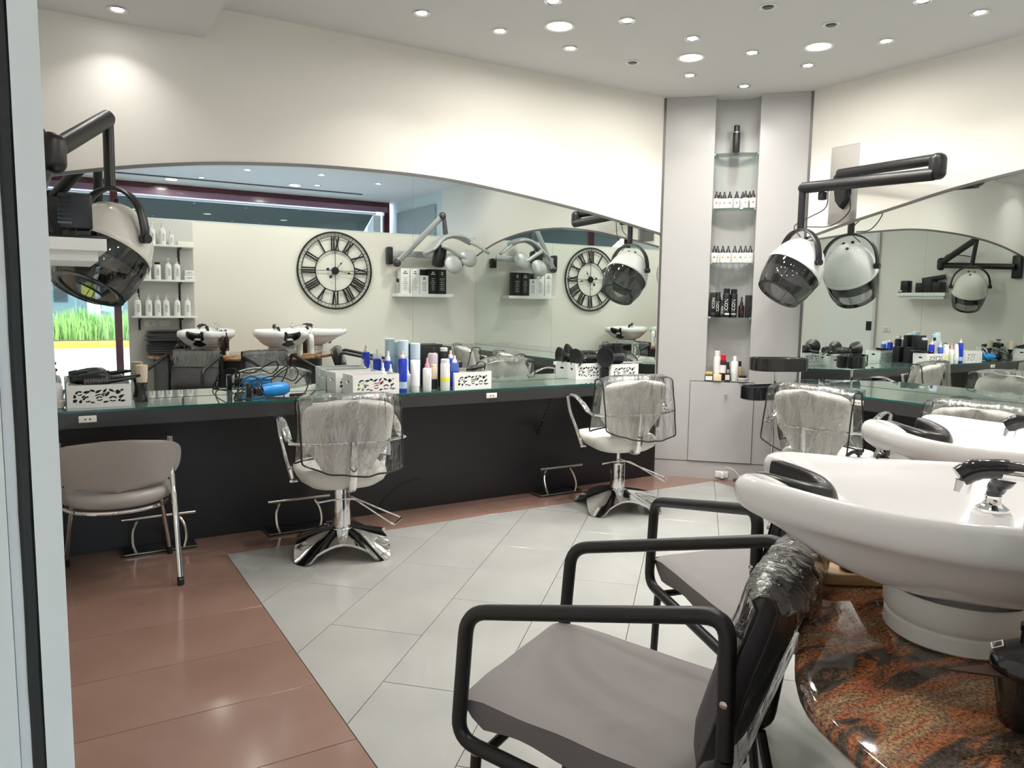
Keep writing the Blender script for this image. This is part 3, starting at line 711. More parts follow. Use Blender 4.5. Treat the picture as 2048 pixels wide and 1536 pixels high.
shampoo_chair('grey covered shampoo chair seen only in the back mirror at the far basin', (3.36, 1.12, 0), facing(.93, .36), 3)

# ---- granite island with three basins
gp = [(.96,.165),(.96,.45),(.985,.60),(1.06,.78),(1.20,.91),(1.38,1.03),(1.60,1.15),(1.9,1.24),(2.25,1.27),(2.55,1.22),(2.80,1.03),(3.0,.84),(3.06,.57),(3.06,.165)]
gi = thing('basin_counter', 'rounded red-brown granite counter on a dark cabinet carrying the shampoo basins', 'counter', (2.0, .6, 0))
gq = [(p.x-2.0, p.y-.6) for p in catmull([(a, b, 0) for a, b in gp], 4)]
def inset(P, d):
    c = (0, -.44); return [(x*(1-d/max(.3, abs(x)+.2)) if False else x-d*(1 if x > 0 else -1)*min(1, abs(x)/.6), y-d*min(1, max(0, (y+.40))/.5)) for x, y in P]
m = MB(); r0 = [V((x, y, .812)) for x, y in inset(gq, .012)]; r1 = [V((x, y, .818)) for x, y in inset(gq, .003)]; r2_ = [V((x, y, .832)) for x, y in gq]; r3 = [V((x, y, .843)) for x, y in inset(gq, .004)]; r4 = [V((x, y, .85)) for x, y in inset(gq, .014)]
m.loft([r0, r1, r2_, r3, r4], cap=True).obj('granite_top', M_GRAN, gi, smooth=50)
MB().prism(inset(gq, .10), .001, .811).obj('cabinet', mat('dark_green_grey_cabinet', (.035,.038,.036), .4), gi, smooth=30)

OUT = [(0,-.32,.300),(.15,-.295,.300),(.265,-.19,.298),(.305,-.04,.292),(.29,.11,.288),(.245,.25,.292),(.205,.355,.300),(.178,.408,.304),(.135,.425,.304),(.098,.400,.298),(.082,.355,.270),(.058,.315,.238),(0,.295,.222)]
INN = [(0,-.285,.293),(.130,-.262,.293),(.235,-.17,.290),(.272,-.04,.283),(.252,.09,.276),(.20,.19,.272),(.155,.265,.270),(.132,.300,.268),(.110,.312,.265),(.090,.302,.258),(.068,.282,.245),(.040,.260,.225),(0,.248,.212)]
def mirr(P): return P+[(-x, y, z) for x, y, z in reversed(P[1:-1])]
def basin(label, loc, rz):
    t = thing('shampoo_basin', label, 'basin', loc, rz, None)
    OU = catmull(mirr(OUT), 4, closed=True); IN = catmull(mirr(INN), 4, closed=True); n = len(OU)
    rings = []
    # outside: foot circle -> belly -> rim
    circ = []
    for p in OU:
        a = math.atan2(p.y+.0, p.x); circ.append(V((cos(a), sin(a), 0)))
    # monotone angles for the notch: spread evenly by index
    idx0 = 0; circ = [V((cos(-pi/2+2*pi*k/n), sin(-pi/2+2*pi*k/n), 0)) for k in range(n)]
    def mixr(f, r, z, zmix):
        out = []
        for c, p in zip(circ, OU): out.append(V((c.x*r*(1-f)+p.x*f, c.y*r*(1-f)+p.y*f, z*(1-zmix)+p.z*zmix)))
        return out
    for f, r, z, zm in ((0,.105,.055,0),(0,.112,.075,0),(0,.118,.098,0),(.10,.135,.104,.0),(.30,.165,.120,.03),(.52,.19,.143,.12),(.72,.21,.175,.25),(.87,.22,.17,.42),(.955,.22,.15,.56),(.992,.22,.13,.72),(1.003,.22,.13,.88)): rings.append(mixr(f, r, z, zm))
    top1 = []; 
    for o_, i_ in zip(OU, IN):
        top1.append(o_.lerp(i_, .18)+V((0,0,.008)))
    rings.append(top1); rings.append([o_.lerp(i_, .5)+V((0,0,.011)) for o_, i_ in zip(OU, IN)])
    rings.append([o_.lerp(i_, .85)+V((0,0,.006)) for o_, i_ in zip(OU, IN)]); rings.append([V(p) for p in IN])
    for f, z in ((.90,.262),(.78,.235),(.62,.195),(.42,.15),(.2,.115),(.04,.105)):
        rings.append([V((p.x*f, (p.y-.05)*f+.05, z*.8+min(p.z, .3)*.2*f if f > .5 else z)) for p in IN])
    b = MB().loft(rings, cap=True).obj('bowl', M_CER, t, smooth=180, sub=1)
    MB().lathe([(.0,.001),(.140,.001),(.146,.006),(.146,.034),(.140,.038),(.146,.044),(.150,.052),(.150,.092),(.146,.097),(.138,.094),(.132,.080),(.0,.078)], n=48, sy=.92).obj('plinth', M_PLINTH, t)
    MB().lathe([(0,.104),(.022,.104),(.026,.109),(.0,.111)], (0,.05,0), 16).obj('drain', M_CHROME, t)
    # neck rest: thick U of soft black rubber hugging the notch
    U = catmull([(-.076,.395,.270),(-.072,.342,.256),(-.048,.285,.242),(0,.262,.234),(.048,.285,.242),(.072,.342,.256),(.076,.395,.270)], 7)
    rr = [.020+.020*sin(pi*k/(len(U)-1))**.6 for k in range(len(U))]
    m = MB(); rings = []
    for k, p in enumerate(U):
        a = U[max(0, k-1)]; c = U[min(len(U)-1, k+1)]; T = (c-a).normalized(); side = T.cross(V((0,0,1))).normalized(); L = []
        w_ = rr[k]; s = k/(len(U)-1)
        for q in range(14):
            an = 2*pi*q/14; L.append(p+side*(w_*.75*cos(an))+V((0,0,1))*(w_*1.25*sin(an)-.012*sin(pi*s)))
        rings.append(L)
    m.loft(rings, cap=True).obj('neck_rest', mat('soft_black_rubber', (.010,.009,.010), .27), t, smooth=180, sub=1)
    # outer tongue of the neck rest
    m = MB(); rings = []
    for j in range(9):
        s = j/8; z = .252-.135*s; hw = .094*(1-.25*s-.75*s**5)**.5+.004 if s < 1 else .01; y0 = .300-.085*s
        rings.append([V((hw*cos(2*pi*q/16), y0+.016*sin(2*pi*q/16)-.6*(hw*cos(2*pi*q/16))**2*-3*.5, z)) for q in range(16)])
    m.loft(rings, cap=True).obj('neck_tongue', M_BLK, t, smooth=180)
    # mixer and hand spray
    MB().lathe([(.060,.10),(.048,.17),(.040,.22),(.036,.252),(.030,.257),(0,.258)], (0,-.045,0), 28).obj('spray_boss', M_CER, t)
    f = MB().lathe([(.030,.0),(.030,.005),(.020,.012),(.0155,.018),(.0155,.030),(.0,.032)], (0,-.045,.2575), 24).obj('spray_socket', M_CHROME, t)
    m = MB(); m.tube(catmull([(0,-.045,.288), (-.006,-.050,.305), (-.022,-.062,.332)], 5), [.014]*4+[.017]*4+[.021]*3, 14).obj('spray_collar', M_BLKG, t)
    m = MB(); m.tube(catmull([(.03,-.235,.285),(.0,-.195,.318), (-.03,-.15,.334), (-.05,-.10,.340), (-.065,-.05,.345)], 5), [.020]*10+[.017]*11, 14, flat=.8).obj('spray_handle', M_CHROME, t)
    m = MB(); m.tube(catmull([(-.045,-.10,.346), (-.06,-.06,.352), (-.075,-.01,.348), (-.082,.015,.332)], 5), [.016]*5+[.019]*5+[.021]*6, 14).obj('spray_head', M_BLKG, t)
    MB().cyl((-.080,.008,.326), (-.081,.011,.304), .0145, n=14).obj('spray_nozzle', M_CHROME, t)
    m = MB(); m.tube(catmull([(.045,-.255,.30),(.05,-.26,.33),(.04,-.25,.355),(.0,-.235,.365)], 5), .009, 10); m.lathe([(.02,0),(.02,.03),(.012,.04),(0,.04)], (.05,-.245,.28), 16).obj('mixer_tap', M_CHROME, t)
    return t
basin('white ceramic shampoo basin nearest the camera at the right', (1.555, .80, .85), facing(-.475, .88))
basin('white ceramic shampoo basin behind the nearest one, at the right edge', (2.33, 1.04, .85), facing(.08, .99))
basin('white ceramic basin seen only in the back mirror, pointing right', (2.83, .58, .85), facing(.92, .39))

# wooden trays with pump bottles between the basins
def tray(loc, rz, label, sx=.22, sy=.14):
    t = thing('wooden_tray', label, 'tray', loc, rz)
    m = MB(); rg = []
    for ins, z in ((.004,.0),(.0,.004),(.0,.026),(.003,.028),(.010,.028),(.013,.025),(.014,.012)):
        P = []
        for cx, cy, a0 in ((sx/2-.03, sy/2-.03, 0), (-sx/2+.03, sy/2-.03, pi/2), (-sx/2+.03, -sy/2+.03, pi), (sx/2-.03, -sy/2+.03, 1.5*pi)):
            for k in range(4): a = a0+k*pi/6; P.append(V((cx+(.03-ins)*cos(a), cy+(.03-ins)*sin(a), z)))
        rg.append(P)
    m.loft(rg, cap=True).obj('tray_body', M_WOOD, t, smooth=50)
    return t
tray((1.665, 1.095, .8505), R_(-35), 'small bamboo tray under the brown pump bottles between two basins', .24, .15)
tray((2.62, 1.02, .8505), R_(-30), 'small bamboo tray between the far basins, seen in the back mirror', .26, .13)

# ================================================================ BOTTLES
def lab(me_txt, sz, m, parent, r, z, rot90=True, face=-pi/2, flip=False, name='lettering'):
    me = text_mesh(me_txt, sz)
    # wrap on a cylinder of radius r facing angle 'face'
    for v in me.vertices:
        x, y, d = v.co
        if rot90: x, y = (-y, x) if not flip else (y, -x)
        a = face+x/r; v.co = ((r+.0008+d)*cos(a), (r+.0008+d)*sin(a), z+y)
    return put(me, name, m, parent)
def pump_bottle(h=.20, r=.034, body=M_WPL, pump=M_WPL, txt='ICON', tm=M_TEXTB, face=-pi/2, label='', group=None, ts=.034, name='pump_bottle'):
    t = thing(name, label, 'bottle', (0,0,0), 0, group)
    MB().lathe([(0,0),(r*.95,0),(r,.005),(r,h*.78),(r*.92,h*.86),(r*.55,h*.94),(r*.36,h*.965),(r*.36,h),(0,h)], n=20).obj('body', body, t)
    m = MB(); m.lathe([(r*.42,h),(r*.42,h+.016),(r*.2,h+.02),(r*.12,h+.022),(r*.12,h+.045),(0,h+.045)], n=12)
    m.tube(rounded([(0,0,h+.045), (cos(face)*r*.5, sin(face)*r*.5, h+.048), (cos(face)*r*1.0, sin(face)*r*1.0, h+.036)], .01), r*.15, 6, flat=1)
    m.cyl((0,0,h+.040), (0,0,h+.054), r*.26, n=10).obj('pump', pump, t)
    if txt: lab(txt, ts, tm, t, r, h*.44, True, face)
    return t
def spray_can(h, r, body, cap, label, group=None, txt=None, tm=M_TEXTW, face=-pi/2, caph=.25, ts=.02, nozzle=False, band=None, name='spray_bottle', caprad=.8):
    t = thing(name, label, 'bottle', (0,0,0), 0, group); hb = h*(1-caph)
    MB().lathe([(0,0),(r*.94,0),(r,.004),(r,hb*.93),(r*.86,hb*.985),(r*.6,hb),(0,hb)], n=20).obj('body', body, t)
    if nozzle: MB().lathe([(r*.55,hb),(r*.5,hb+h*caph*.35),(r*.28,hb+h*caph*.5),(r*.26,h),(0,h)], n=12).obj('cap', cap, t)
    else: MB().lathe([(r*caprad,hb-.004),(r*caprad,h-.004),(r*caprad*.85,h),(0,h)], n=18).obj('cap', cap, t)
    if band: MB().lathe([(r+.0004,band[0]*h),(r+.0008,band[0]*h),(r+.0008,band[1]*h),(r+.0004,band[1]*h)], n=20, cap=False).obj('band', band[2], t)
    if txt: lab(txt, ts, tm, t, r, hb*.5, True, face)
    return t
def at(o, x, y, z, rz=None):
    o.location = (x, y, z)
    if rz is not None: o.rotation_euler.z = rz
    return o
FC = pi/2      # labels on wall C face the room (+Y)

# corner shelves with shampoo bottles (wall_front, seen in the back mirror)
cs = thing('bottle_shelves', 'three white shelves on black rails loaded with shampoo bottles, seen in the mirror', 'shelf', (1.19, YC+.012, 1.1))
for z in (2.105, 1.705, 1.285): MB().rbox((0, .11, z-1.1), (.69, .21, .022), .002).obj('shelf_board', M_WHITE, cs)
for x in (-.265, .18):
    b = MB(); b.b2(x-.011, x+.011, .0, .014, .03, 1.05)
    for z in (2.105, 1.705, 1.285): b.b2(x-.006, x+.006, .012, .19, z-1.135, z-1.112)
    b.obj('rail', M_BLK, cs, smooth=0)
pb = pump_bottle(.20, .037, face=FC, label='x', group='white shampoo pump bottles on the corner shelves')
rowb = [(1.296, [(.905,'first'),(1.02,'second'),(1.115,'third'),(1.205,'fourth'),(1.325,'fifth'),(1.435,'sixth')], 'bottom'), (1.716, [(1.02,'first'),(1.24,'second'),(1.335,'third')], 'middle'), (2.116, [(.93,'first'),(1.08,'second'),(1.19,'third')], 'top')]
first = True
for z, xs, nm in rowb:
    for x, od in xs:
        l = 'white shampoo pump bottle, %s from the street window on the %s corner shelf' % (od, nm)
        if first: at(pb, x, .27, z); pb['label'] = l; first = False
        else: dup(pb, (x, .27, z), random.uniform(-.2, .2), l)
at(spray_can(.20, .036, M_WPL, M_BLK, 'white bottle standing on its black cap on the middle corner shelf', txt='ICON', tm=M_TEXTB, face=FC, caph=.12, ts=.03), 1.125, .27, 1.716)
at(spray_can(.17, .026, M_WPL, M_LGP, 'slim white bottle at the right of the top corner shelf', txt='ICON', tm=M_TEXTB, face=FC, ts=.02), 1.285, .27, 2.116)
def carton(name, label, c, d, m, rz=0, txt=None, tm=M_TEXTB, face='+Y', ts=.02, cat='box', group=None, n=1, gap=.03):
    t = thing(name, label, cat, (c[0], c[1], c[2]), rz, group)
    MB().rbox((0,0,d[2]/2), d, .0025).obj('carton_body', m, t)
    if txt:
        sg = 1 if face == '+Y' else -1
        if txt == 'ICON': put(text_mesh(txt, ts), 'lettering', tm, t, (0, sg*(d[1]/2+.0008), d[2]*.5), (pi/2, 0, pi if sg > 0 else 0))
        else:
            m2 = MB(); rn = random.Random(int(c[0]*1000))
            for k in range(9):
                zz = d[2]*(.86-.075*k-.1*(k > 1)); ww = d[0]*rn.uniform(.2,.55) if k > 0 else d[0]*.22; m2.b2(-ww/2, ww/2, sg*(d[1]/2+.0003)-.0004, sg*(d[1]/2+.0003)+.0004, zz, zz+(.012 if k < 2 else .005))
            m2.obj('fine_print', tm, t, smooth=0)
    return t
carton('small_carton', 'small white carton stacked on another at the end of the middle corner shelf', (1.465, .27, 1.776), (.10,.08,.055), M_WPL, 0, 'ICON', ts=.02)
carton('small_carton', 'small white carton under another at the end of the middle corner shelf', (1.465, .27, 1.716), (.11,.09,.058), M_WPL, 0, 'ICON', ts=.02)
carton('small_carton', 'flat cream carton on the right end of the top corner shelf', (1.43, .27, 2.116), (.17,.10,.05), M_OUTL)
for x, l, sk_ in ((1.04, 'white wall socket under the corner shelves, seen in the mirror', 1), (1.20, 'white double switch under the corner shelves, seen in the mirror', 0)):
    t = thing('wall_socket' if sk_ else 'wall_switch', l, 'socket' if sk_ else 'switch', (x, YC+.012, 1.205))
    MB().rbox((0, .004, 0), (.125, .009, .078), .004).obj('plate', M_OUTL, t)
    if sk_: MB().lathe([(.0,.0),(.022,.0),(.022,.002),(.018,.002),(.017,-.002),(.006,-.002),(0,-.002)], (0,.0095,0), 16, Matrix.Rotation(-pi/2, 3, 'X')).obj('socket_ring', M_LGP, t)
    else:
        for dz in (-.014, .014): MB().rbox((0,.0095,dz), (.05,.004,.022), .001).obj('rocker', M_WPL, t)

# towels
tw = random.Random(5)
for k in range(11):
    m = MB(); w_, d_ = .48+tw.uniform(-.02,.02), .20+tw.uniform(-.02,.02); rg = []
    for j in range(5):
        zz = .0+j*.0245/4; e = 1-(abs(j-2)/2)**2*.05; P = []
        for q in range(28):
            a = 2*pi*q/28; P.append(V((w_/2*e*abs(cos(a))**.3*(1 if cos(a) > 0 else -1)+.006*noise.noise(V((q, k, j))), d_/2*e*abs(sin(a))**.3*(1 if sin(a) > 0 else -1), zz+.004*noise.noise(V((q*.5, k*2., 0))))))
        rg.append(P)
    o = m.loft(rg, cap=True).obj('folded_towel', M_TOWEL, None, smooth=60, loc=(1.22+tw.uniform(-.012,.012), .285+tw.uniform(-.01,.01), .853+k*.0255), rz=tw.uniform(-.04,.04))
    tag(o, 'charcoal folded towel, %s of the stack behind the first basin' % ('topmost' if k == 10 else 'lowest' if k == 0 else ['','second','third','fourth','fifth','sixth','seventh','eighth','ninth','tenth'][k]+' from the bottom'), 'towel', 'stack of charcoal towels')

# pump bottles near the basins
BP = [(1.66, 1.11, 'brown pump bottle with black pump, nearer one on the bamboo tray'), (1.713, 1.073, 'brown pump bottle with black pump, farther one on the bamboo tray')]
b0 = pump_bottle(.245, .030, M_BROWNG, M_BLKG, None, face=R_(150), label=BP[0][2], group='brown pump bottles on the bamboo tray')
at(b0, BP[0][0], BP[0][1], .863); dup(b0, (BP[1][0], BP[1][1], .863), .3, BP[1][2])
at(pump_bottle(.25, .035, face=FC, label='white pump bottle left of the brown one between the far basins, seen in the mirror', ts=.04, body=M_WPL), 2.53, 1.10, .852)
at(pump_bottle(.22, .030, M_BROWNG, M_BLKG, None, face=FC, label='single brown pump bottle between two white ones, seen in the mirror'), 2.60, 1.07, .863)
at(pump_bottle(.25, .035, face=FC, label='white pump bottle right of the brown one between the far basins, seen in the mirror', ts=.04), 2.685, 1.03, .863)
at(spray_can(.10, .02, M_LGP, M_DGREY, 'small grey bottle beside the brown pump bottles'), 1.71, 1.13, .852)

# tint bowl with black dispenser head, lower right corner
tb = thing('tint_bowl', 'brown translucent bowl with tab and black domed top at the lower right', 'bowl', (1.295, .545, .8505), 0)
MB().lathe([(0,.0),(.040,.0),(.043,.003),(.048,.04),(.056,.088),(.059,.090),(.054,.088),(.046,.04),(.040,.006),(0,.006)], n=32).obj('bowl', F_BROWN, tb)
MB().lathe([(0,.004),(.037,.004),(.040,.02),(.040,.045),(0,.047)], n=24).obj('contents', mat('dark_brown_plastic', (.02,.008,.005), .2), tb)
m = MB(); a = R_(150); m.add([V((.050*cos(a-.5), .050*sin(a-.5), .086)), V((.142*cos(a), .142*sin(a), .090)), V((.050*cos(a+.5), .050*sin(a+.5), .086)), V((.050*cos(a-.5), .050*sin(a-.5), .089)), V((.142*cos(a), .142*sin(a), .093)), V((.050*cos(a+.5), .050*sin(a+.5), .089))], [(0,2,1),(3,4,5),(0,1,4,3),(1,2,5,4),(2,0,3,5)])
m.obj('tab', mat('brown_plastic', (.07,.04,.03), .3), tb, smooth=0)
dm = MB().lathe([(.055,.084),(.060,.092),(.060,.102),(.052,.118),(.034,.128),(.022,.132),(.020,.150),(.022,.152),(.022,.162),(0,.163)], n=32).obj('domed_top', M_BLKG, tb)
put(shape2d([(-.012,-.009),(.012,-.009),(.012,.009),(-.012,.009)], [[(-.010,-.007),(.010,-.007),(.010,.007),(-.010,.007)]], .0004), 'emblem_frame', M_TEXTW, tb, (-.026, .043, .1215), (R_(-28), 0, R_(30)))

# ---- floating shelf with cartons on wall_front
fs = thing('floating_shelf', 'white floating shelf with product cartons under the silver lamp, seen in the mirror', 'shelf', (4.50, YC, 1.59))
MB().rbox((0, .11, 0), (.84, .215, .045), .003).obj('shelf_board', M_WHITE, fs)
z0 = 1.6135
ct = [(4.20,.13,.34,M_WPL,'leftmost tall white carton on the floating shelf'), (4.345,.135,.34,M_WPL,'second tall white carton on the floating shelf'), (4.615,.13,.34,M_BLK,'left tall black carton on the floating shelf'), (4.755,.13,.34,M_BLK,'right tall black carton on the floating shelf')]
for x, wd_, h, m_, l in ct:
    carton('product_carton', l, (x, YC+.13, z0), (wd_, .12, h), m_, 0, 'lines', M_TEXTB if m_ is M_WPL else M_TEXTW, ts=.016, n=5, gap=.036, group='product cartons on the floating shelf')
carton('product_carton', 'white carton with a dark top between white and black cartons', (4.48, YC+.165, z0), (.125, .06, .25), M_WPL, 0, 'lines', ts=.015, n=4, gap=.036)
carton('product_carton', 'black carton standing behind the short white one', (4.485, YC+.07, z0), (.13, .10, .335), M_BLK)
at(spray_can(.20, .022, M_SILVER, M_BLK, 'silver bottle with black cap at the left end of the floating shelf', face=FC), 4.115, .27, z0)
at(spray_can(.13, .02, M_BLK, M_BLK, 'short black bottle at the end of the floating shelf', face=FC), 4.095, .21, z0) if False else None

# ---- wall clock
ck = thing('wall_clock', 'large black skeleton wall clock with Roman numerals, seen in the back mirror', 'clock', (3.275, YC+.02, 1.893))
ck.rotation_euler = (pi/2, 0, pi)          # local x = viewer's right, local y = up, local +z towards the room
def annulus(r0, r1, n=72, z0=0, z1=.010):
    m = MB(); rg = []
    for r, z in ((r0,z0),(r1,z0),(r1,z1),(r0,z1)): rg.append([V((r*cos(2*pi*k/n), r*sin(2*pi*k/n), z)) for k in range(n)])
    return m.loft(rg, loop=True)
annulus(.486, .508).obj('outer_ring', M_BLKM, ck, smooth=30); annulus(.438, .447).obj('minute_ring', M_BLKM, ck, smooth=30); annulus(.260, .271).obj('inner_ring', M_BLKM, ck, smooth=30)
m = MB()
for k in range(60):
    a = 2*pi*k/60; w_ = .004 if k % 5 else .012; q = Matrix.Rotation(a, 3, 'Z'); m.box(q@V((0,.467,.005)), (w_*.5,.042,.006), M=q)
m.obj('minute_marks', M_BLKM, ck, smooth=0)
m = MB()
for a in (0, pi/2, pi, 1.5*pi):
    q = Matrix.Rotation(a, 3, 'Z'); m.box(q@V((0,.135,.004)), (.006,.27,.005), M=q)
m.obj('spokes', M_BLKM, ck, smooth=0)
ROM = ['XII','I','II','III','IIII','V','VI','VII','VIII','IX','X','XI']
for i, tx in enumerate(ROM):
    m = MB(); q = Matrix.Rotation(-2*pi*i/12, 3, 'Z'); ws = {'I':.030,'V':.060,'X':.060}; tot = sum(ws[c] for c in tx); x = -tot/2
    H = .17
    def bar(p, r, wdt):
        p, r = V(p), V(r); d = r-p; an = math.atan2(-d.x, d.y); qq = q@Matrix.Rotation(an, 3, 'Z'); c = q@((p+r)/2); m.box(c, (wdt, d.length, .007), M=qq)
    for c in tx:
        cw = ws[c]; cx = x+cw/2
        if c == 'I': bar((cx, .355-H/2, .005), (cx, .355+H/2, .005), .019)
        elif c == 'V': bar((cx, .355-H/2, .005), (cx-.022, .355+H/2, .005), .022); bar((cx, .355-H/2, .005), (cx+.022, .355+H/2, .005), .010)
        else: bar((cx+.022, .355-H/2, .005), (cx-.022, .355+H/2, .005), .022); bar((cx-.022, .355-H/2, .005), (cx+.022, .355+H/2, .005), .010)
        x += cw
    m.box(q@V((0,.355+H/2,.005)), (tot*.95,.006,.007), M=q); m.box(q@V((0,.355-H/2,.005)), (tot*.95,.006,.007), M=q)
    m.obj('numeral', M_BLKM, ck, smooth=0)
for nm_, L, a in (('hour_hand', .165, -(10.72/12)*2*pi), ('minute_hand', .25, -(43.5/60)*2*pi)):
    q = Matrix.Rotation(a, 3, 'Z'); m = MB(); m.box(q@V((0,L*.35,.016)), (.007,L*.7,.003), M=q); m.box(q@V((0,-.05,.016)), (.007,.10,.003), M=q)
    for zc in (.80,): 
        dd = [(0,L*.62),(.014,L*.74),(0,L*.86),(-.014,L*.74)]
        m.add([q@V((x, y, .0145)) for x, y in dd]+[q@V((x, y, .0175)) for x, y in dd], [(3,2,1,0),(4,5,6,7),(0,1,5,4),(1,2,6,5),(2,3,7,6),(3,0,4,7)])
    m.box(q@V((0,L*.93,.016)), (.004,L*.14,.003), M=q)
    for dx in (-.009, .009): m.cyl(q@V((dx,-.10,.0145)), q@V((dx,-.10,.0175)), .012, n=10)
    m.cyl(q@V((0,-.115,.0145)), q@V((0,-.115,.0175)), .012, n=10)
    m.obj(nm_, M_BLKM, ck, smooth=0)
MB().lathe([(0,0),(.050,0),(.050,.010),(.044,.012),(.044,.021),(0,.022)], n=32).obj('hub', M_BLKM, ck)

# ---- silver drying lamp on the wall_front rail
cl = thing('processing_lamp', 'silver wall-mounted hair processing lamp on a rail, seen in the back mirror', 'hair lamp', (4.55, YC, 2.12))
MB().rbox((0, .09, .03), (1.04, .03, .09), .008).obj('rail', M_SILVER, cl)
for x in (-.53, .55): MB().rbox((x, .06, 0 if x < 0 else -.04), (.07, .12, .24 if x < 0 else .14), .02).obj('end_bracket', M_BLK, cl)
MB().ball((-.46, .16, -.10), .055, 8).obj('lower_joint', M_DGREY, cl)
MB().tube([(-.46,.16,-.10), (.08,.42,.53)], .040, 12, flat=.55, up=(0,1,0)).obj('spring_arm', M_SILVER, cl)
m = MB(); m.ball((.09,.43,.545), .050, 8).obj('upper_joint', M_DGREY, cl)
MB().tube([(.11,.43,.53), (.13,.44,.30)], [.026,.036], 12).obj('drop_tube', M_DGREY, cl)
# swept head shell
def blade(P, W, T, name, m_):
    P = catmull(P, 6); n = len(P); rg = []
    for i, p in enumerate(P):
        s = i/(n-1); a = P[max(0,i-1)]; b_ = P[min(n-1,i+1)]; Td = (b_-a).normalized(); sd_ = Td.cross(V((0,1,0))).normalized() if abs(Td.y) < .9 else V((0,0,1))
        up = V((0,1,0)); w_ = W*(sin(pi*min(1, .12+.88*(1-abs(2*s-1)**2.2)))*.5+.5)*(1-abs(2*s-1)**3*.75)
        rg.append([p+up*(w_*cos(2*pi*q/12))+sd_*(T*sin(2*pi*q/12)) for q in range(12)])
    return MB().loft(rg, cap=True).obj(name, m_, cl, smooth=180)
blade([(-.20,.44,.02), (-.06,.44,.10), (.06,.44,.22), (.20,.44,.28), (.36,.44,.27), (.52,.44,.20)], .16, .038, 'head_shell', M_SILVER)
MB().rbox((.04,.44,.0), (.16,.16,.30), .05, M=Matrix.Rotation(R_(8), 3, 'Y')).obj('heater_block', M_BLK, cl)
blade([(.02,.56,.14), (.14,.60,.08), (.28,.62,.0), (.40,.62,-.05)], .055, .03, 'lamp_arm', M_SILVER)
blade([(.46,.46,.22), (.56,.52,.17), (.66,.56,.11), (.74,.58,.06)], .045, .022, 'lamp_arm', M_SILVER)
for c in ((.40,.60,-.02), (.14,.66,-.12)):
    h = MB().lathe([(.13,0),(.125,.02),(.09,.045),(.03,.055),(0,.055)], c, 24, Matrix.Rotation(R_(-70), 3, 'X')).obj('reflector', M_SILVER, cl)
    MB().lathe([(0,-.004),(.118,-.004),(.118,-.001),(0,-.001)], c, 24, Matrix.Rotation(R_(-70), 3, 'X')).obj('grille', M_DGREY, h)

# ================================================================ HOOD DRYERS
def hood(label, loc, rz, tilt, shell=M_HOODW, arm=None, panel=True, lean=0.):
    """loc = yoke pivot top (bottom end of the drop tube); local -y = open face direction. arm: list of world offsets"""
    t = thing('hood_dryer', label, 'hood dryer', loc, rz)
    Mx = Matrix.Rotation(tilt, 3, 'X') @ Matrix.Rotation(lean, 3, 'Y')
    c = V((0, 0, -.26))
    def LB(prof, n=40, sx=1, sy=1.06, cap=False): return MB().lathe([(r, z) for r, z in prof], c, n, Mx, sx, sy, cap)
    LB([(0,.185),(.05,.183),(.085,.170),(.10,.160),(.135,.135),(.170,.085),(.192,.03),(.203,-.03),(.208,-.07),(.210,-.078),(.200,-.078),(.190,-.06),(.170,.05),(.12,.115),(0,.15)], 44).obj('shell', shell, t, smooth=60)
    LB([(.2085,-.050),(.2125,-.056),(.2125,-.078),(.2085,-.082)], 44).obj('shell_band', shell, t, smooth=60)
    # visor: dark upper skirt and clear smoked lower skirt, flattened in front
    v = LB([(.205,-.079),(.204,-.125),(.199,-.165)], 44).obj('visor', F_VISORD, t, smooth=60)
    v2 = LB([(.199,-.165),(.192,-.21),(.176,-.265),(.163,-.297)], 44).obj('visor', F_VISOR, t, smooth=60)
    LB([(.163,-.297),(.165,-.301),(.145,-.303),(.128,-.297),(.128,-.293),(.145,-.298),(.161,-.294)], 44).obj('visor_rim', F_VISORD, t, smooth=60)
    m = MB()
    for k in range(6):
        a = 2*pi*k/6+.3; m.tube([c+Mx@V((r*cos(a), r*1.06*sin(a), z)) for r, z in ((.2,-.165),(.193,-.21),(.177,-.265),(.163,-.297),(.130,-.297))], .0025, 5)
    m.obj('seam', M_DGREY, v2)
    if panel:
        m = MB().lathe([(0,.012),(.055,.010),(.075,.0),(.075,-.012),(0,-.012)], c+Mx@V((0,-.075,.155)), 30, Mx@Matrix.Rotation(R_(27), 3, 'X'), .95, .7).obj('control_panel', M_BLUE if panel == 1 else mat('olive_panel', (.30,.26,.08), .3), t, smooth=50)
    for k, (x, y) in enumerate(((.03,-.085),(-.035,-.07),(.03,.02))):
        p = c+Mx@V((x, y, .145)); q = c+Mx@V((x*1.05, y*1.12, .196 if y > 0 else .182)); MB().cyl(p, q, .012, n=12).obj('knob', M_BLK, t)
    # yoke
    piv = V((.215, 0, c.z+.0)); Y = catmull([(-.222,0,c.z-.02), (-.222,0,c.z+.06), (-.19,0,c.z+.16), (-.11,0,c.z+.235), (0,0,c.z+.262), (.11,0,c.z+.235), (.19,0,c.z+.16), (.222,0,c.z+.06), (.222,0,c.z-.02)], 6)
    MB().tube(Y, .012, 12, up=(0,1,0), flat=2.4).obj('yoke', M_BLK, t)
    for s in (-1, 1): MB().cyl((s*.206,0,c.z), (s*.246,0,c.z), .024, n=16).obj('pivot', M_BLK, t)
    return t
def inv(t, p):
    q = Matrix.Rotation(-t.rotation_euler.z, 3, 'Z'); return q@(V(p)-V(t.location))
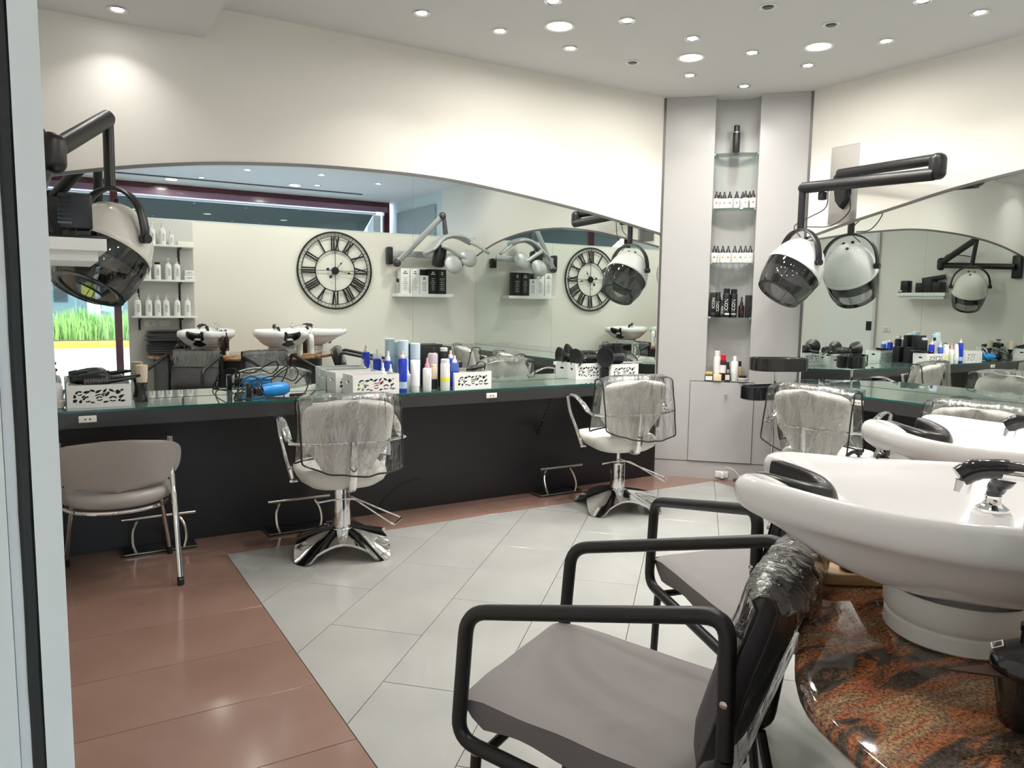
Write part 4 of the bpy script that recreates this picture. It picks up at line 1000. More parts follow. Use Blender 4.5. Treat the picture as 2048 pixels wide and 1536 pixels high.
def arm_parts(t, mount, j1, j2, drop_top, plate_n, zsep=.0):
    m0, a, b_, d = [inv(t, p) for p in (mount, j1, j2, drop_top)]
    MB().tube([m0, a], .034, 14, flat=1.15, up=(0,0,1) if abs((a-m0).normalized().z) < .9 else (0,1,0)).obj('upper_arm', M_BLK, t)
    MB().tube([b_, d], .036, 14, flat=1.2, up=(0,0,1)).obj('lower_arm', M_BLKM, t)
    m = MB(); m.rbox(a.lerp(b_, .5), (.10,.11,.175), .045, n=5); m.obj('elbow', M_BLK, t)
    MB().tube(rounded([d, d+V((0,0,-.03)), V((0,0,.0))], .03), .027, 14).obj('drop_tube', M_BLK, t)
    m = MB(); m.ball(d, .036, 8); m.obj('wrist', M_BLK, t)
    return m0
# hood on the right wall, beside the pillar
hp = (5.06, 4.00, 2.10)
h = hood('white hood dryer with smoked visor on black folding arm at the right-hand mirror', hp, R_(-103), R_(-37), panel=1)
m0 = arm_parts(h, (5.30, 3.86, 2.53), (5.15, 2.98, 2.50), (5.10, 2.99, 2.395), (5.06, 4.00, 2.42), None)
m = MB(); q = inv(h, (5.36, 3.86, 2.42)); 
sh = [(-.05,.14),(.05,.14),(.06,.10),(.06,-.02),(.045,-.10),(0,-.155),(-.045,-.10),(-.06,-.02),(-.06,.10)]
Rz = Matrix.Rotation(-h.rotation_euler.z, 3, 'Z')
ra = [q+Rz@V((.015, y, z)) for y, z in sh]; rb = [q+Rz@V((-.04, y*.85, z*.9)) for y, z in sh]
m.loft([ra, rb], cap=True); m.cyl(q+Rz@V((-.02, 0, .07)), inv(h, (5.28, 3.86, 2.50)), .035, n=12); m.obj('wall_mount', M_BLK, h)
m = MB(); m.tube(catmull([inv(h, p) for p in ((5.10,3.80,2.38),(5.11,3.82,2.26),(5.08,3.92,2.20),(5.05,3.98,2.17),(5.02,4.03,2.12),(5.0,3.95,2.04))], 6), .004, 6)
m.tube(catmull([inv(h, p) for p in ((5.15,3.66,2.36),(5.17,3.66,2.22),(5.13,3.78,2.12),(5.06,3.95,2.12))], 6), .004, 6)
m.rbox(inv(h, (5.09,3.84,2.345)), (.05,.05,.06), .008); m.obj('power_cord', M_RUB, h)
# hood on the left wall
h2 = hood('white hood dryer with smoked visor hanging at the far left above the shelf', (.31, 4.52, 2.06), R_(-52), R_(-30), M_HOODC, panel=2)
arm_parts(h2, (XD+.09, 4.90, 2.06), (.045, 3.96, 2.11), (.06, 3.97, 2.14), (.315, 4.56, 2.42), None)
m = MB(); q = inv(h2, (XD+.03, 4.90, 2.06)); Rz = Matrix.Rotation(-h2.rotation_euler.z, 3, 'Z'); m.rbox(q, (.07,.12,.30), .02, M=Rz); m.obj('wall_mount', M_BLK, h2)
MB().tube(catmull([inv(h2, p) for p in ((.04,3.98,2.16),(.02,4.0,2.23),(-.03,4.05,2.26),(-.06,4.3,2.22))], 6), .006, 6).obj('power_cord', M_RUB, h2)
# clear protective sheet on the right wall behind the arm
tag(MB().box((XB-.003, 3.87, 2.46), (.003, .25, .60)).obj('protective_sheet', film('pale_sheet', (.97,.97,.98), .03, 3, .0, .15), None, smooth=0), 'thin clear protective sheet on the wall behind the hood dryer mount', 'sheet')

# ================================================================ LEFT WALL SHELF
ls = thing('wall_shelf', 'thick white wall shelf with black dryers and cables at the far left', 'shelf', (XD, 3.80, 1.70))
MB().b2(.0, .315, -.38, .34, -.018, .028).obj('shelf_board', M_WHITE, ls, smooth=0)
m = MB(); m.b2(.0, .285, -.35, .31, -.058, -.018).obj('shelf_body', M_WHITE, ls, smooth=0)
t = thing('clipper_case', 'black ribbed clipper case standing on the white wall shelf at far left', 'case', (.115, 3.52, 1.728))
MB().rbox((0, .0, .105), (.115, .11, .135), .008).obj('case_body', M_BLK, t)
MB().rbox((0, .01, .02), (.10, .09, .04), .008).obj('case_foot', M_BLK, t)
m = MB()
for k in range(7): m.b2(-.062, -.015, -.0585, -.0545, .055+.016*k, .064+.016*k)
m.obj('rib', M_BLKG, t, smooth=0)
t = thing('wire_rack', 'black wire rack with scrolls lying along the front of the white wall shelf', 'rack', (.07, 3.47, 1.728))
m = MB()
m.tube([(-.12,0,.006), (.165,0,.006)], .004, 6); m.tube([(.05,-.0,.010),(.16,.01,.004)], .006, 6)
for x0, s in ((-.03,1),(.03,-1)):
    m.tube([(x0+s*.018*cos(a)*(1-a/14), 0, .03+.018*sin(a)*(1-a/14)) for a in [k*.35 for k in range(24)]], .0022, 5)
m.tube([(-.1,.05,.005),(-.08,.04,.10),(-.06,.03,.16)], .003, 5); m.tube([(-.02,.05,.005),(-.05,.04,.10),(-.1,.03,.17)], .003, 5); m.tube([(-.07,.05,.005),(-.10,.04,.10),(-.12,.03,.13)], .003, 5)
m.obj('wire', M_BLKM, t)
for k, (y, hh, l) in enumerate(((3.72,.14,'black product carton in the row on the left wall shelf, nearest'),(3.84,.19,'tall black product carton in the row on the left wall shelf'),(3.96,.15,'black product carton in the middle of the left wall shelf row'))):
    o = carton('dark_carton', l, (.05, y, 1.728), (.16, .11, hh), M_BLK, 0, group='black cartons on the left wall shelf'); 
t = thing('tablet_frame', 'black tilted flat frame leaning at the wall on the left shelf', 'frame', (-.05, 3.82, 1.93))
MB().rbox((0,0,0), (.02,.34,.07), .004, M=Matrix.Rotation(R_(8), 3, 'X')).obj('frame_panel', M_BLK, t)

for y, z, l, n_ in ((3.12, 1.19, 'white switch plate beside the door, seen in the right mirror', 'wall_switch'), (3.30, 1.765, 'white socket box left of the wall shelf, seen in the right mirror', 'wall_socket')):
    t = thing(n_, l, 'switch' if n_ == 'wall_switch' else 'socket', (XD, y, z)); MB().rbox((.006, 0, 0), (.011, .115, .085), .004).obj('plate', M_WPL, t); MB().rbox((.013, 0, 0), (.006, .06, .05), .002).obj('rocker', M_LGP, t)
# ================================================================ TROLLEY
tr = thing('tray_trolley', 'tall trolley with black oblong trays on a chrome pole, right of the pillar', 'trolley', (4.89, 4.03, 0), R_(-28))
def oblong(c, L, W_, h, rz, nm):
    rg = []
    for ins, z in ((.012,0),(.0,.008),(.0,h),(.005,h+.002),(.009,h-.002),(.010,.012),(.02,.008)):
        P = []; r = W_/2
        for cx, a0 in ((L/2-r, -pi/2), (-L/2+r, pi/2)):
            for k in range(13): a = a0+k*pi/12; P.append(V((cx+(r-ins)*cos(a), (r-ins)*sin(a), z)))
        rg.append(P)
    q = Matrix.Rotation(rz, 3, 'Z'); rg = [[V(c)+q@p for p in r] for r in rg]
    return MB().loft(rg, cap=True).obj(nm, M_BLKG, tr, smooth=50)
oblong((.02,.0,1.0), .46, .22, .10, 0, 'tray'); oblong((-.10,-.10,.79), .46, .22, .10, R_(20), 'tray')
MB().cyl((0,0,.10), (0,0,1.03), .010).obj('pole', M_CHROME, tr)
m = MB(); m.rbox((0,-.02,.085), (.50,.36,.03), .012); m.obj('base', M_BLK, tr)
for x in (-.2, .2):
    for y in (-.15, .12):
        c_ = MB(); c_.cyl((x-.012,y,.032), (x+.012,y,.032), .030, n=18); c_.rbox((x,y,.065), (.03,.03,.02), .004); c_.obj('caster', M_BLK, tr)

# ================================================================ NICHE SHELVES AND BOTTLES
def fq(s, d, z): p = F0+FD*s+FN*d; return (p.x, p.y, z)
ns = {}
SH = (2.768, 2.318, 1.866, 1.405)
SN = ('top', 'second', 'third', 'bottom')
for z, nm in zip(SH, SN):
    t = thing('glass_shelf', '%s curved glass shelf in the pillar niche' % nm, 'shelf', fq(.605, .06, z), -pi/4, 'glass shelves in the pillar niche')
    P = [(-.178,.075)]+[(-.178+.356*k/16, -.052-.034*sin(pi*k/16)) for k in range(17)]+[(.178,.075)]
    MB().prism(P, -.008, 0).obj('pane', F_SHELF, t, smooth=0)
    m = MB()
    for x in (-.168, .168): MB().rbox((x, -.04, -.006), (.022,.022,.016), .003).obj('clip', M_CHROME, t)
NR = R_(-45)
o = at(spray_can(.235, .030, M_BLK, M_BLK, 'tall black can alone on the top niche shelf', caph=.22, band=(.74,.765,M_STEEL)), *fq(.60,.05,2.768), NR)
cols = {'red': (.6,.05,.05), 'purple': (.25,.12,.30), 'blue': (.08,.10,.22), 'orange': (.65,.30,.04), 'brown': (.35,.10,.03), 'green': (.04,.15,.14), 'grey': (.4,.4,.42)}
def serum(label, c, group):
    t = thing('serum_bottle', label, 'bottle', (0,0,0), NR, group)
    MB().lathe([(0,0),(.0245,0),(.026,.003),(.026,.078),(.022,.083),(0,.083)], n=18).obj('body', M_WPL, t)
    MB().lathe([(.022,.083),(.019,.090),(.011,.118),(.007,.124),(.007,.140),(.004,.142),(0,.142)], n=14).obj('cap', M_BLK, t)
    me = shape2d([(-.007,-.007),(.007,-.007),(.007,.007),(-.007,.007)], [[(-.0025,-.0025),(.0025,-.0025),(.0025,.0025),(-.0025,.0025)]], .0005)
    put(me, 'emblem', mat('emblem_'+c, cols[c], .5), t, (0,-.0265,.045), (pi/2,0,0))
    MB().b2(-.012,.012,-.0268,-.0255,.062,.066).obj('fine_print', M_LGP, t, smooth=0)
    return t
row1 = [(.458,.02,'red'),(.487,.05,'brown'),(.522,.04,'purple'),(.567,.035,'blue'),(.622,.035,'blue'),(.672,.06,'grey'),(.692,.01,'orange'),(.727,.05,'orange'),(.752,.005,'red')]
row2 = [(.458,.01,'green'),(.485,.05,'grey'),(.528,.03,'orange'),(.572,.035,'brown'),(.625,.03,'orange'),(.672,.03,'blue'),(.712,.03,'grey'),(.75,.02,'grey')]
for z, rw, nm in ((2.3185, row1, 'second'), (1.8665, row2, 'third')):
    for i, (s, d, c) in enumerate(rw):
        at(serum('white bottle, black cap, %s square, %s from left, %s niche shelf' % (c, ['first','second','third','fourth','fifth','sixth','seventh','eighth','ninth'][i], nm), c, 'white spray bottles on the %s niche shelf' % nm), *fq(s, d, z))
z = 1.4055
def icn(h, r, s, d, label, txt='ICON', ts=.036, ch=.16):
    return at(spray_can(h, r, M_BLK, M_BLK, label, txt=txt, ts=ts, caph=ch, caprad=.82, face=-pi/2), *fq(s, d, z), NR)
carton('black_carton', 'black carton with white lettering at the left of the bottom niche shelf', fq(.462,.055,z), (.055,.05,.21), M_BLK, NR)
lb = put(text_mesh('ICON', .036), 'lettering', M_TEXTW, [o for o in COL.objects if o.name.startswith('black_carton')][-1], (.008,-.0262,.12), (pi/2, -pi/2, 0))
icn(.215, .024, .505, .03, 'slim black can with white lettering, left on the bottom niche shelf')
icn(.245, .032, .575, .03, 'black can with white lettering left of centre on the bottom niche shelf', ts=.042)
icn(.240, .031, .635, .05, 'black can with white lettering right of centre on the bottom niche shelf', ts=.042)
icn(.15, .020, .542, .01, 'short black tube with white lettering on the bottom niche shelf', ts=.026, ch=.2)
at(spray_can(.175, .024, M_BROWNG, M_BLK, 'dark dropper bottle right of the black cans in the niche', nozzle=True, caph=.4, txt=None), *fq(.700,.04,z), NR)
carton('black_carton', 'slim black carton at the right end of the bottom niche shelf', fq(.755,.045,z), (.052,.045,.19), M_BLK, NR)
for i, (s, c) in enumerate(((.470, M_DGREY), (.545, M_DGREY), (.580, M_LGP), (.635, M_SILVER))):
    t = at(thing('cream_jar', 'low dark jar, %s from left in front row of bottom niche shelf' % ['first','second','third','fourth'][i], 'jar', (0,0,0), NR, 'jars in the front row of the niche shelf'), *fq(s, -.015 if i not in (0,) else .0, z))
    MB().lathe([(0,0),(.020,0),(.021,.002),(.021,.022),(0,.022)], n=16).obj('jar_body', M_BLK, t); MB().lathe([(.0215,.022),(.0215,.034),(.019,.036),(0,.036)], n=16).obj('lid', c, t)
z = .8605
at(spray_can(.255, .030, M_WPL, M_WPL, 'tall white can at the left of the niche bottom', caph=.18), *fq(.520,.05,z), NR)
at(spray_can(.225, .027, mat('maroon_can', (.06,.01,.015), .3), mat('red_cap', (.65,.01,.02), .3), 'dark can with bright red cap at the niche bottom', caph=.2, band=(.3,.6,M_TEXTW)), *fq(.570,.04,z), NR)
at(spray_can(.16, .022, M_BLK, M_BLK, 'small black bottle behind the square glass bottle at the niche bottom'), *fq(.605,.06,z), NR)
at(spray_can(.215, .031, M_WPL, M_WPL, 'white bottle with narrow cap right of centre at the niche bottom', caph=.2, caprad=.45, txt='AVEDA' if False else None), *fq(.665,.02,z), NR)
at(spray_can(.17, .030, mat('gold_tube', (.45,.35,.15), .4), M_BLK, 'gold tube behind the white bottle at the niche bottom'), *fq(.700,.07,z), NR)
t = at(thing('glass_bottle', 'square dark glass bottle with clear stopper at the niche bottom', 'bottle', (0,0,0), NR), *fq(.608,-.005,z))
MB().rbox((0,0,.035), (.048,.030,.07), .005).obj('body', M_BROWNG, t); MB().rbox((.004,0,.085), (.018,.014,.03), .003).obj('stopper', M_SILVER, t); MB().b2(-.018,.018,-.0158,-.0152,.012,.056).obj('sticker', M_LGP, t, smooth=0)
carton('yellow_carton', 'small white and dark box with yellow top at the left of the niche bottom', fq(.455,.01,z), (.068,.05,.05), M_DGREY, NR)
q_ = [o for o in COL.objects if o.name.startswith('yellow_carton')][-1]
MB().b2(-.028,.028,-.0262,-.0252,.004,.040).obj('sticker', M_WPL, q_, smooth=0); MB().rbox((0,0,.063),(.055,.04,.024),.004).obj('lid', mat('gold_lid', (.65,.42,.06), .35), q_)
carton('cream_carton', 'small cream box in front of the white can at the niche bottom', fq(.525,-.005,z), (.065,.045,.055), mat('cream_card', (.72,.64,.40), .5), NR)
t = at(thing('cream_jar', 'white jar with black lid at the right of the niche bottom', 'jar', (0,0,0), NR), *fq(.735,.0,z))
MB().lathe([(0,0),(.036,0),(.038,.003),(.038,.034),(0,.034)], n=24).obj('jar_body', M_WPL, t); MB().lathe([(.033,.034),(.033,.050),(.030,.052),(0,.052)], n=24).obj('lid', M_BLK, t); MB().lathe([(.0384,.010),(.0387,.010),(.0387,.022),(.0384,.022)], n=24, cap=False).obj('band', M_SILVER, t)

# ================================================================ THINGS ON THE BACK COUNTER (top at z = .90)
CZ = .9005
def blob(cx, cy, w_, h_, a, k=0.25, n=10, tip=1.):
    w_ *= 1.3; h_ *= 1.55
    q = Matrix.Rotation(a, 2); P = []
    for i in range(n):
        t_ = 2*pi*i/n; r = 1+k*cos(2*t_) ; x, y = w_*r*cos(t_), h_*sin(t_)*(1-.4*tip*cos(t_)); v = q@V((x, y)); P.append((cx+v.x, cy+v.y))
    return P
def ringarc(cx, cy, r, a0, a1, th, n=8):
    th *= 1.45
    O = [(cx+(r+th)*cos(a0+(a1-a0)*i/n), cy+(r+th)*.75*sin(a0+(a1-a0)*i/n)) for i in range(n+1)]
    I = [(cx+(r-th)*cos(a0+(a1-a0)*i/n), cy+(r-th)*.75*sin(a0+(a1-a0)*i/n)) for i in range(n, -1, -1)]
    return O+I
def fret_holes():
    """swirl openings on a 0.26 x 0.085 field centred on 0"""
    H = []
    H += [ringarc(0, -.014, .013, .4, 3.2, .003), ringarc(0, -.014, .013, 3.7, 5.9, .003)]
    H += [ringarc(.0, -.012, .027, .5, 2.4, .003), ringarc(.066, -.018, .016, .3, 2.9, .004), ringarc(.066,-.018,.016,3.6,5.6,.003)]
    H += [ringarc(-.058, -.016, .017, 1.2, 3.4, .004), ringarc(-.058, -.016, .017, 4.2, 5.6, .0035), ringarc(-.096, .018, .013, .5, 3.6, .004), ringarc(-.096,.018,.013,4.2,5.9,.003)]
    H += [blob(-.116,-.022,.008,.006,.5), blob(-.090,-.026,.007,.005,1.2), blob(-.058,.024,.012,.005,.2), blob(-.030,.030,.010,.004,-.3), blob(-.004,.026,.012,.0045,.4), blob(.028,.030,.009,.004,.9), blob(.040,.012,.012,.005,.8), blob(.062,.028,.011,.004,-.5), blob(.092,.020,.009,.008,0), blob(.112,.030,.006,.004,.3)]
    H += [blob(.108,-.004,.011,.005,.5), blob(.116,-.030,.010,.004,.1), blob(.098,-.024,.007,.0035,1.0), blob(-.118,.002,.007,.005,1.6), blob(.032,-.032,.010,.0035,.2), blob(-.032,-.034,.008,.003,0), blob(-.076,.000,.007,.004,.7), blob(.020,.012,.008,.003,.2)]
    return H
def fret_box(label, loc, rz=0, w_=.31, d_=.19, h_=.125, holes=True, group='white fretwork boxes on the back counter'):
    t = thing('fretwork_box', label, 'box', loc, rz, group)
    sx = (w_-.05)/.26; sz = (h_-.045)/.08
    H = [[(x*sx, y*sz) for x, y in p] for p in fret_holes()] if holes else []
    R = [(-w_/2,-h_/2),(w_/2,-h_/2),(w_/2,h_/2),(-w_/2,h_/2)]
    put(shape2d(R, H, .003), 'front_panel', M_WPL, t, (0,-d_/2+.003,h_/2), (pi/2,0,0))
    put(shape2d(R, H, .003), 'back_panel', M_WPL, t, (0,d_/2-.003,h_/2), (pi/2,0,0))
    hs = [[(-.022+.006*0, .018),(-.018,.024),(.018,.024),(.022,.018),(.022,.014),(.018,.008),(-.018,.008),(-.022,.014)]]
    R2 = [(-d_/2+.006,-h_/2),(d_/2-.006,-h_/2),(d_/2-.006,h_/2),(-d_/2+.006,h_/2)]
    for s in (-1, 1): put(shape2d(R2, hs, .003), 'side_panel', M_WPL, t, (s*(w_/2-.003),0,h_/2), (pi/2,0,pi/2))
    MB().b2(-w_/2+.006, w_/2-.006, -d_/2+.006, d_/2-.006, .002, .006).obj('bottom', M_WPL, t, smooth=0)
    if holes: MB().b2(-w_/2+.03, w_/2-.03, -d_/2+(.075 if 'clips' in label else .012), d_/2-.012, .006, h_-.02).obj('contents', M_RUB, t, smooth=0, label='dark contents seen through the openings')
    return t
def at_counter(f, *a): return f(*a)
fret_box('white fretwork box of black brushes at the left end of the back counter', (.235, 4.81, CZ), R_(-3), .31, .20, .125)
fret_box('white fretwork box of coloured clips, front one beside the blue bottles', (1.80, 4.725, CZ), R_(2), .32, .18, .13)
fret_box('plain-sided white box behind the box of coloured clips', (1.76, 4.935, CZ), R_(2), .32, .17, .13)
fret_box('white fretwork box holding combs and curling irons, mid back counter', (2.52, 4.74, CZ), R_(3), .30, .17, .12)
fret_box('white box with black diffuser dryer near the right end of the back counter, rear one', (3.70, 4.94, CZ), R_(-8), .24, .15, .13)
fret_box('white fretwork box with black dryers nearest the pillar', (3.93, 4.80, CZ), R_(-6), .26, .20, .13)
# coloured clips in the front box
cc = [(.7,.6,.05),(.05,.45,.5),(.65,.25,.35),(.6,.08,.08),(.1,.3,.6)]
for k in range(14):
    x = -.12+.018*k; m = MB(); m.rbox((0,0,0), (.035,.012,.02), .004, M=Matrix.Rotation(k*1.3, 3, 'Y')); c = cc[(k//3) % 5]
    o = m.obj('hair_clip', mat('clip_%d' % ((k//3) % 5), c, .4), None, loc=(1.80+x, 4.655+.05*(k % 2), CZ+.035+.016*(k % 3)))
    tag(o, '%s hair clip inside the front fretwork box' % ['yellow','teal','pink','red','blue'][(k//3) % 5], 'hair clip', 'hair clips in the fretwork box')
# round brushes and dryer in the left box
def hairdryer(label, loc, rz, body=M_BLK, diff=False, tiltz=0., s=1., noz=M_BLKG, cat='hair dryer'):
    t = thing('hair_dryer', label, cat, loc, rz); q = Matrix.Rotation(pi/2, 3, 'Y')
    MB().lathe([(0,-.085*s),(.030*s,-.083*s),(.040*s,-.07*s),(.044*s,-.02*s),(.042*s,.03*s),(.034*s,.08*s),(.028*s,.10*s),(0,.10*s)], (0,0,.046*s), 24, q).obj('barrel', body, t)
    MB().lathe([(.022*s,.0),(.030*s,.0),(.030*s,.012*s),(.022*s,.012*s)], (-.088*s,0,.046*s), 20, q).obj('rear_grille', M_DGREY, t)
    if diff: MB().lathe([(.028*s,.095*s),(.035*s,.11*s),(.075*s,.15*s),(.078*s,.165*s),(.070*s,.160*s),(.0,.145*s)], (0,0,.046*s+.02), 28, q).obj('diffuser', M_BLK, t)
    else: MB().lathe([(.027*s,.095*s),(.030*s,.10*s),(.024*s,.15*s),(0,.15*s)], (0,0,.046*s), 20, q, 1.1, .7).obj('nozzle', noz, t)
    MB().tube(catmull([(-.02*s,.01*s,.03*s), (-.03*s,-.06*s,.024*s), (-.045*s,-.14*s,.020*s)], 5), [.019*s]*6+[.015*s]*5, 12).obj('handle', body, t)
    return t
hairdryer('black hair dryer lying in the left fretwork box', (.22, 4.84, CZ+.105), R_(160), M_BLK, False, 0, .85)
for k, (x, y, rz, l) in enumerate(((.30,4.76,R_(12),'round black brush with ribbed barrel lying on the left fretwork box'),(.33,4.86,R_(-8),'black brush handle sticking out of the left fretwork box to the right'))):
    t = thing('round_brush', l, 'hairbrush', (x, y, CZ+.137+.006*k), rz)
    MB().cyl((-.14,0,0), (-.02,0,0), .020, n=16).obj('barrel', M_DGREY, t); MB().tube([(-.02,0,0), (.02,0,.002), (.12,0,.014)], [.012,.010,.008], 10).obj('handle', M_BLK, t)
    m = MB()
    for j in range(9): m.lathe([(.0205,0),(.0225,.002),(.0205,.004)], (-.135+.0135*j,0,0), 14, Matrix.Rotation(pi/2, 3, 'Y'), cap=False)
    m.obj('ribs', M_BLK, t)
# neck duster
t = thing('neck_duster', 'black handled neck duster brush with beige bristles beside the left fretwork box', 'brush', (.46, 4.90, CZ))
MB().lathe([(0,0),(.030,0),(.031,.006),(.024,.03),(.019,.06),(.022,.085),(.030,.105),(.031,.112),(0,.112)], n=22).obj('handle', M_BLKG, t)
MB().lathe([(.028,.110),(.030,.125),(.034,.19),(.033,.212),(.0,.216)], n=24).obj('bristles', M_BEIGE, t)
# canister with clipper at far left
t = thing('white_canister', 'round off-white canister with cable wound round its foot at the far left', 'canister', (.0, 4.78, CZ))
MB().lathe([(0,0),(.062,0),(.064,.004),(.060,.115),(.052,.135),(.030,.14),(0,.14)], n=30).obj('canister_body', M_LGP, t)
m = MB()
for k in range(4): m.tube([((.068+.003*k)*cos(a), (.068+.003*k)*sin(a), .010+.011*k) for a in [2*pi*j/24 for j in range(24)]], .0035, 6, closed=True)
m.obj('cable', M_LGP, t)
t = thing('hair_clipper', 'small clipper with dark red top standing on the white canister', 'clipper', (.012, 4.78, CZ+.1405))
MB().rbox((0,0,.030), (.042,.035,.06), .008).obj('clipper_body', M_STEEL, t); MB().rbox((0,0,.067), (.055,.04,.016), .005).obj('clipper_head', mat('dark_red_plastic', (.22,.01,.03), .3), t); MB().lathe([(0,0),(.012,0),(.012,.004),(0,.004)], (0,-.0175,.04), 14, Matrix.Rotation(pi/2, 3, 'X')).obj('dial', M_BLK, t)
# blue dryer with black cord
M_BDRY = mat('bright_blue_plastic', (.01,.27,.75), .25, coat=.4)
hairdryer('bright blue hair dryer lying in its tangled black cord on the back counter', (1.20, 4.80, CZ), R_(200), M_BDRY, False, 0, 1.0)
t = thing('dryer_cord', 'tangled black power cord looped over the blue hair dryer', 'cord', (1.17, 4.78, CZ))
C1 = [(.14,-.06,.012),(.10,-.10,.006),(0,-.11,.008),(-.06,-.10,.03),(-.10,-.06,.09),(-.04,-.02,.125),(.05,-.04,.13),(.13,-.03,.10),(.17,.0,.15),(.14,.03,.185),(.07,.02,.15),(.0,.0,.11),(-.09,-.02,.115),(-.16,-.06,.09),(-.22,-.09,.05),(-.24,-.10,.006),(-.19,-.11,.006),(-.11,-.08,.03),(-.07,-.07,.10),(-.13,-.05,.14),(-.20,-.08,.10),(-.22,-.10,.02),(-.16,-.12,.006),(-.05,-.11,.01),(.05,-.12,.006),(.14,-.10,.006),(.20,-.05,.03),(.24,-.02,.14),(.20,-.02,.13),(.14,-.03,.08)]
m = MB(); m.tube(catmull(C1, 7), .0042, 6); m.obj('cord', M_RUB, t)
MB().tube([(.10,-.06,.012),(.17,-.055,.014),(.20,-.05,.02)], [.011,.010,.006], 8).obj('plug', M_BLKG, t)
MB().rbox((-.145,-.04,.05), (.03,.05,.10), .006).obj('nozzle_attachment', M_BLK, t)

# bottles grouped around the boxes
BL = mat('cobalt_blue', (.012,.045,.50), .2, coat=.4); BLD = mat('deep_blue', (.02,.03,.28), .15, coat=.4); BLS = mat('slate_blue', (.06,.12,.42), .3)
LBC = mat('pale_blue_cap', (.55,.68,.78), .35); LBL = mat('pale_blue_can', (.40,.55,.68), .35); MAU = mat('pale_mauve_can', (.50,.44,.50), .35); CRM = mat('peach_cream', (.72,.58,.42), .4); PNK = mat('pink_cap', (.70,.32,.36), .4); YEL = mat('yellow_label', (.85,.80,.05), .5)
BT = [
 (2.005,4.685,.275,.031,BL,mat('peach_nozzle',(.75,.6,.5),.4),'tall cobalt blue spray bottle right of the front fretwork box',dict(nozzle=True,caph=.17,band=(.10,.26,LBL))),
 (2.185,4.685,.225,.030,M_WPL,PNK,'white spray bottle with pink nozzle on the back counter',dict(nozzle=True,caph=.3,txt='ICON',tm=M_LGP,ts=.03)),
 (2.265,4.75,.175,.026,CRM,CRM,'peach bottle with dark lower half behind the white ones',dict(caph=.1,band=(.02,.42,M_BLK))),
 (2.315,4.675,.215,.033,M_WPL,M_WPL,'white bottle with a yellow label stripe on the back counter',dict(caph=.10,caprad=.9,band=(.30,.42,YEL))),
 (2.41,4.78,.265,.031,BL,mat('peach_nozzle',(.75,.6,.5),.4),'cobalt blue spray bottle behind the yellow-striped white one',dict(nozzle=True,caph=.2)),
 (2.395,4.69,.235,.030,BLS,M_WPL,'slate blue bottle with white nozzle left of the comb box',dict(nozzle=True,caph=.2,band=(.1,.55,BL))),
 (2.105,4.90,.335,.036,LBL,LBC,'left tall pale blue can behind the blue bottle',dict(caph=.33,caprad=.97)),
 (2.185,4.88,.315,.036,LBL,LBC,'right tall pale blue can behind the blue bottle',dict(caph=.33,caprad=.97)),
 (2.29,4.82,.285,.036,MAU,M_BLK,'pale mauve spray can with black top',dict(caph=.13,caprad=.4)),
 (2.40,4.87,.28,.034,M_BLK,M_LGP,'black spray can with grey collar behind the mauve one',dict(caph=.08,caprad=.8)),
 (2.00,4.92,.26,.030,BL,M_WPL,'round-shouldered blue spray bottle behind the plain white box',dict(nozzle=True,caph=.25)),
 (1.925,4.83,.185,.026,M_WPL,M_WPL,'small white spray bottle furthest left behind the front box',dict(nozzle=True,caph=.3,band=(.1,.5,M_LGP))),
 (1.985,4.84,.175,.024,M_WPL,M_WPL,'small white spray bottle second from left behind the front box',dict(nozzle=True,caph=.3)),
 (2.035,4.80,.175,.024,BLD,M_LGP,'small deep blue spray bottle behind the front box',dict(nozzle=True,caph=.3)),
 (2.075,4.83,.175,.024,BLD,M_WPL,'small deep blue spray bottle with pale nozzle behind the front box',dict(nozzle=True,caph=.3)),
 (2.065,4.745,.165,.027,M_WPL,M_WPL,'small white spray bottle just behind the tall blue one',dict(nozzle=True,caph=.3)),
]
for x, y, h_, r, b_, c_, l, kw in BT: at(spray_can(h_, r, b_, c_, l, **kw), x, y, CZ)
t = thing('cream_tube', 'white cream tube standing on its cap between blue and pink-capped bottles', 'tube', (2.095, 4.68, CZ))
rg = []
for s_, a_, b_, z in ((0,.026,.026,0),(0,.027,.027,.002),(0,.027,.027,.035),(0,.030,.030,.038),(0,.031,.028,.10),(0,.034,.016,.18),(0,.036,.003,.215)): rg.append([V((a_*cos(2*pi*k/20), b_*sin(2*pi*k/20), z)) for k in range(20)])
MB().loft(rg, cap=True).obj('tube_body', M_WPL, t)
carton('black_case', 'black flat case standing behind the spray cans against the mirror', (2.33, 4.975, CZ), (.20,.05,.30), M_BLK)
carton('black_case', 'black boxy case right of the spray cans against the mirror', (2.52, 4.96, CZ), (.11,.08,.17), M_BLK)
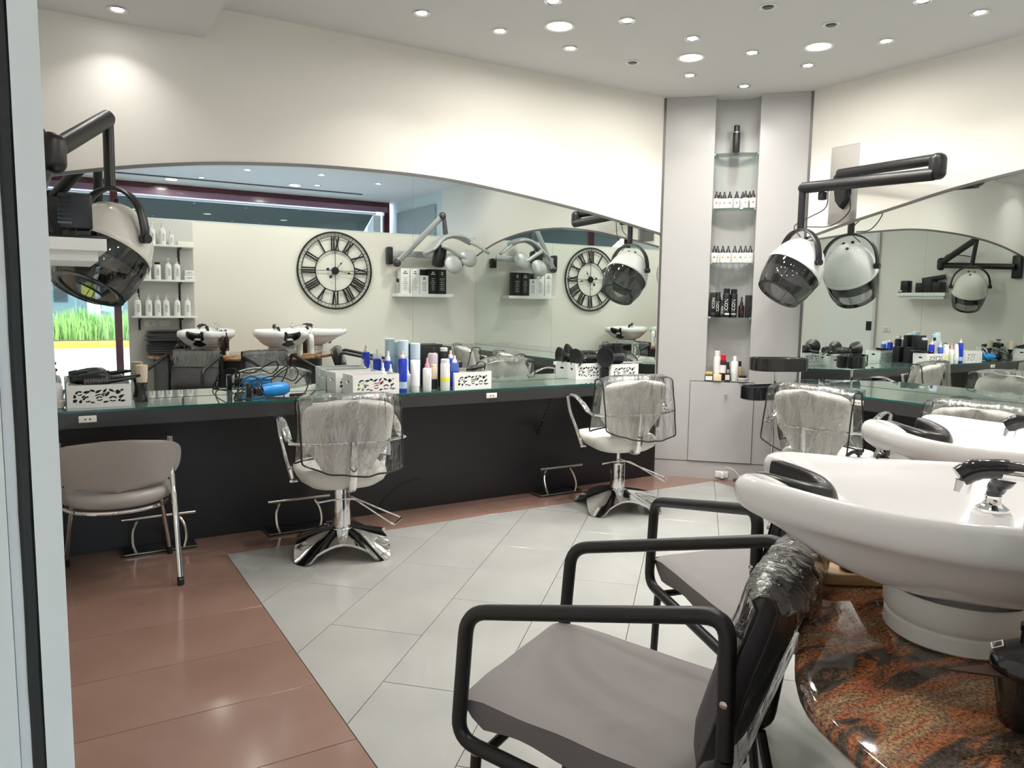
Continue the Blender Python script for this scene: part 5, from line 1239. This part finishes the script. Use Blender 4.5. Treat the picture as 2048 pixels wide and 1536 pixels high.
# combs and curling irons
t = thing('comb', 'beige wide-toothed comb standing up in the comb box', 'comb', (2.43, 4.70, CZ+.02))
m = MB(); m.b2(-.06,.06,-.003,.003,.06,.10)
for k in range(11): m.b2(-.058+.0112*k, -.053+.0112*k, -.002, .002, .10, .128)
m.obj('teeth', M_BEIGE, t, smooth=0)
for k, (x, y, rz, l) in enumerate(((2.55,4.76,R_(14),'black curling iron lying on the comb box, front one'),(2.58,4.79,R_(26),'black curling iron lying on the comb box, middle one'),(2.52,4.80,R_(20),'black curling iron lying on the comb box, rear one'))):
    t = thing('curling_iron', l, 'curling iron', (x, y, CZ+.132), rz); MB().cyl((-.12,0,0), (.02,0,0), .009).obj('barrel', M_STEEL if k == 1 else M_BLK, t); MB().tube([(.02,0,0),(.14,0,.012)], [.013,.011], 10).obj('handle', M_BLK, t)
# black dryers with diffusers at the right
hairdryer('black hair dryer with wide diffuser on the rear right box', (3.74, 4.93, CZ+.11), R_(188), M_BLKG, True, 0, .95)
hairdryer('black hair dryer with wide diffuser on the front right box', (3.93, 4.81, CZ+.115), R_(196), M_BLKG, True, 0, 1.05)
t = thing('dryer_cord', 'coiled black cord behind the diffuser dryers beside the pillar', 'cord', (4.08, 4.86, CZ+.13))
m = MB(); m.tube(catmull([(-.16,-.02,0),(-.08,-.04,.06),(.0,-.04,.07),(.07,-.03,.03),(.09,.0,.0),(.03,.03,.02),(-.06,.02,.05),(-.10,.0,.02),(-.02,-.05,.01),(.08,-.05,.0)], 7), .0045, 6); m.obj('cord', M_RUB, t)
t = thing('flat_iron', 'pair of grey and black flat irons lying right of the diffuser dryers', 'flat iron', (4.05, 4.80, CZ+.132), R_(-4))
for k in (0, 1): MB().rbox((0,-.02+.035*k,.0), (.22,.024,.018), .006, rz=R_(8*k-4)).obj('iron_plate', M_DGREY if k else M_SILVER, t)
at(spray_can(.12, .05, M_BLK, M_BLK, 'squat black jar between the two white boxes near the pillar', caph=.2, name='black_jar'), 3.80, 4.79, CZ)
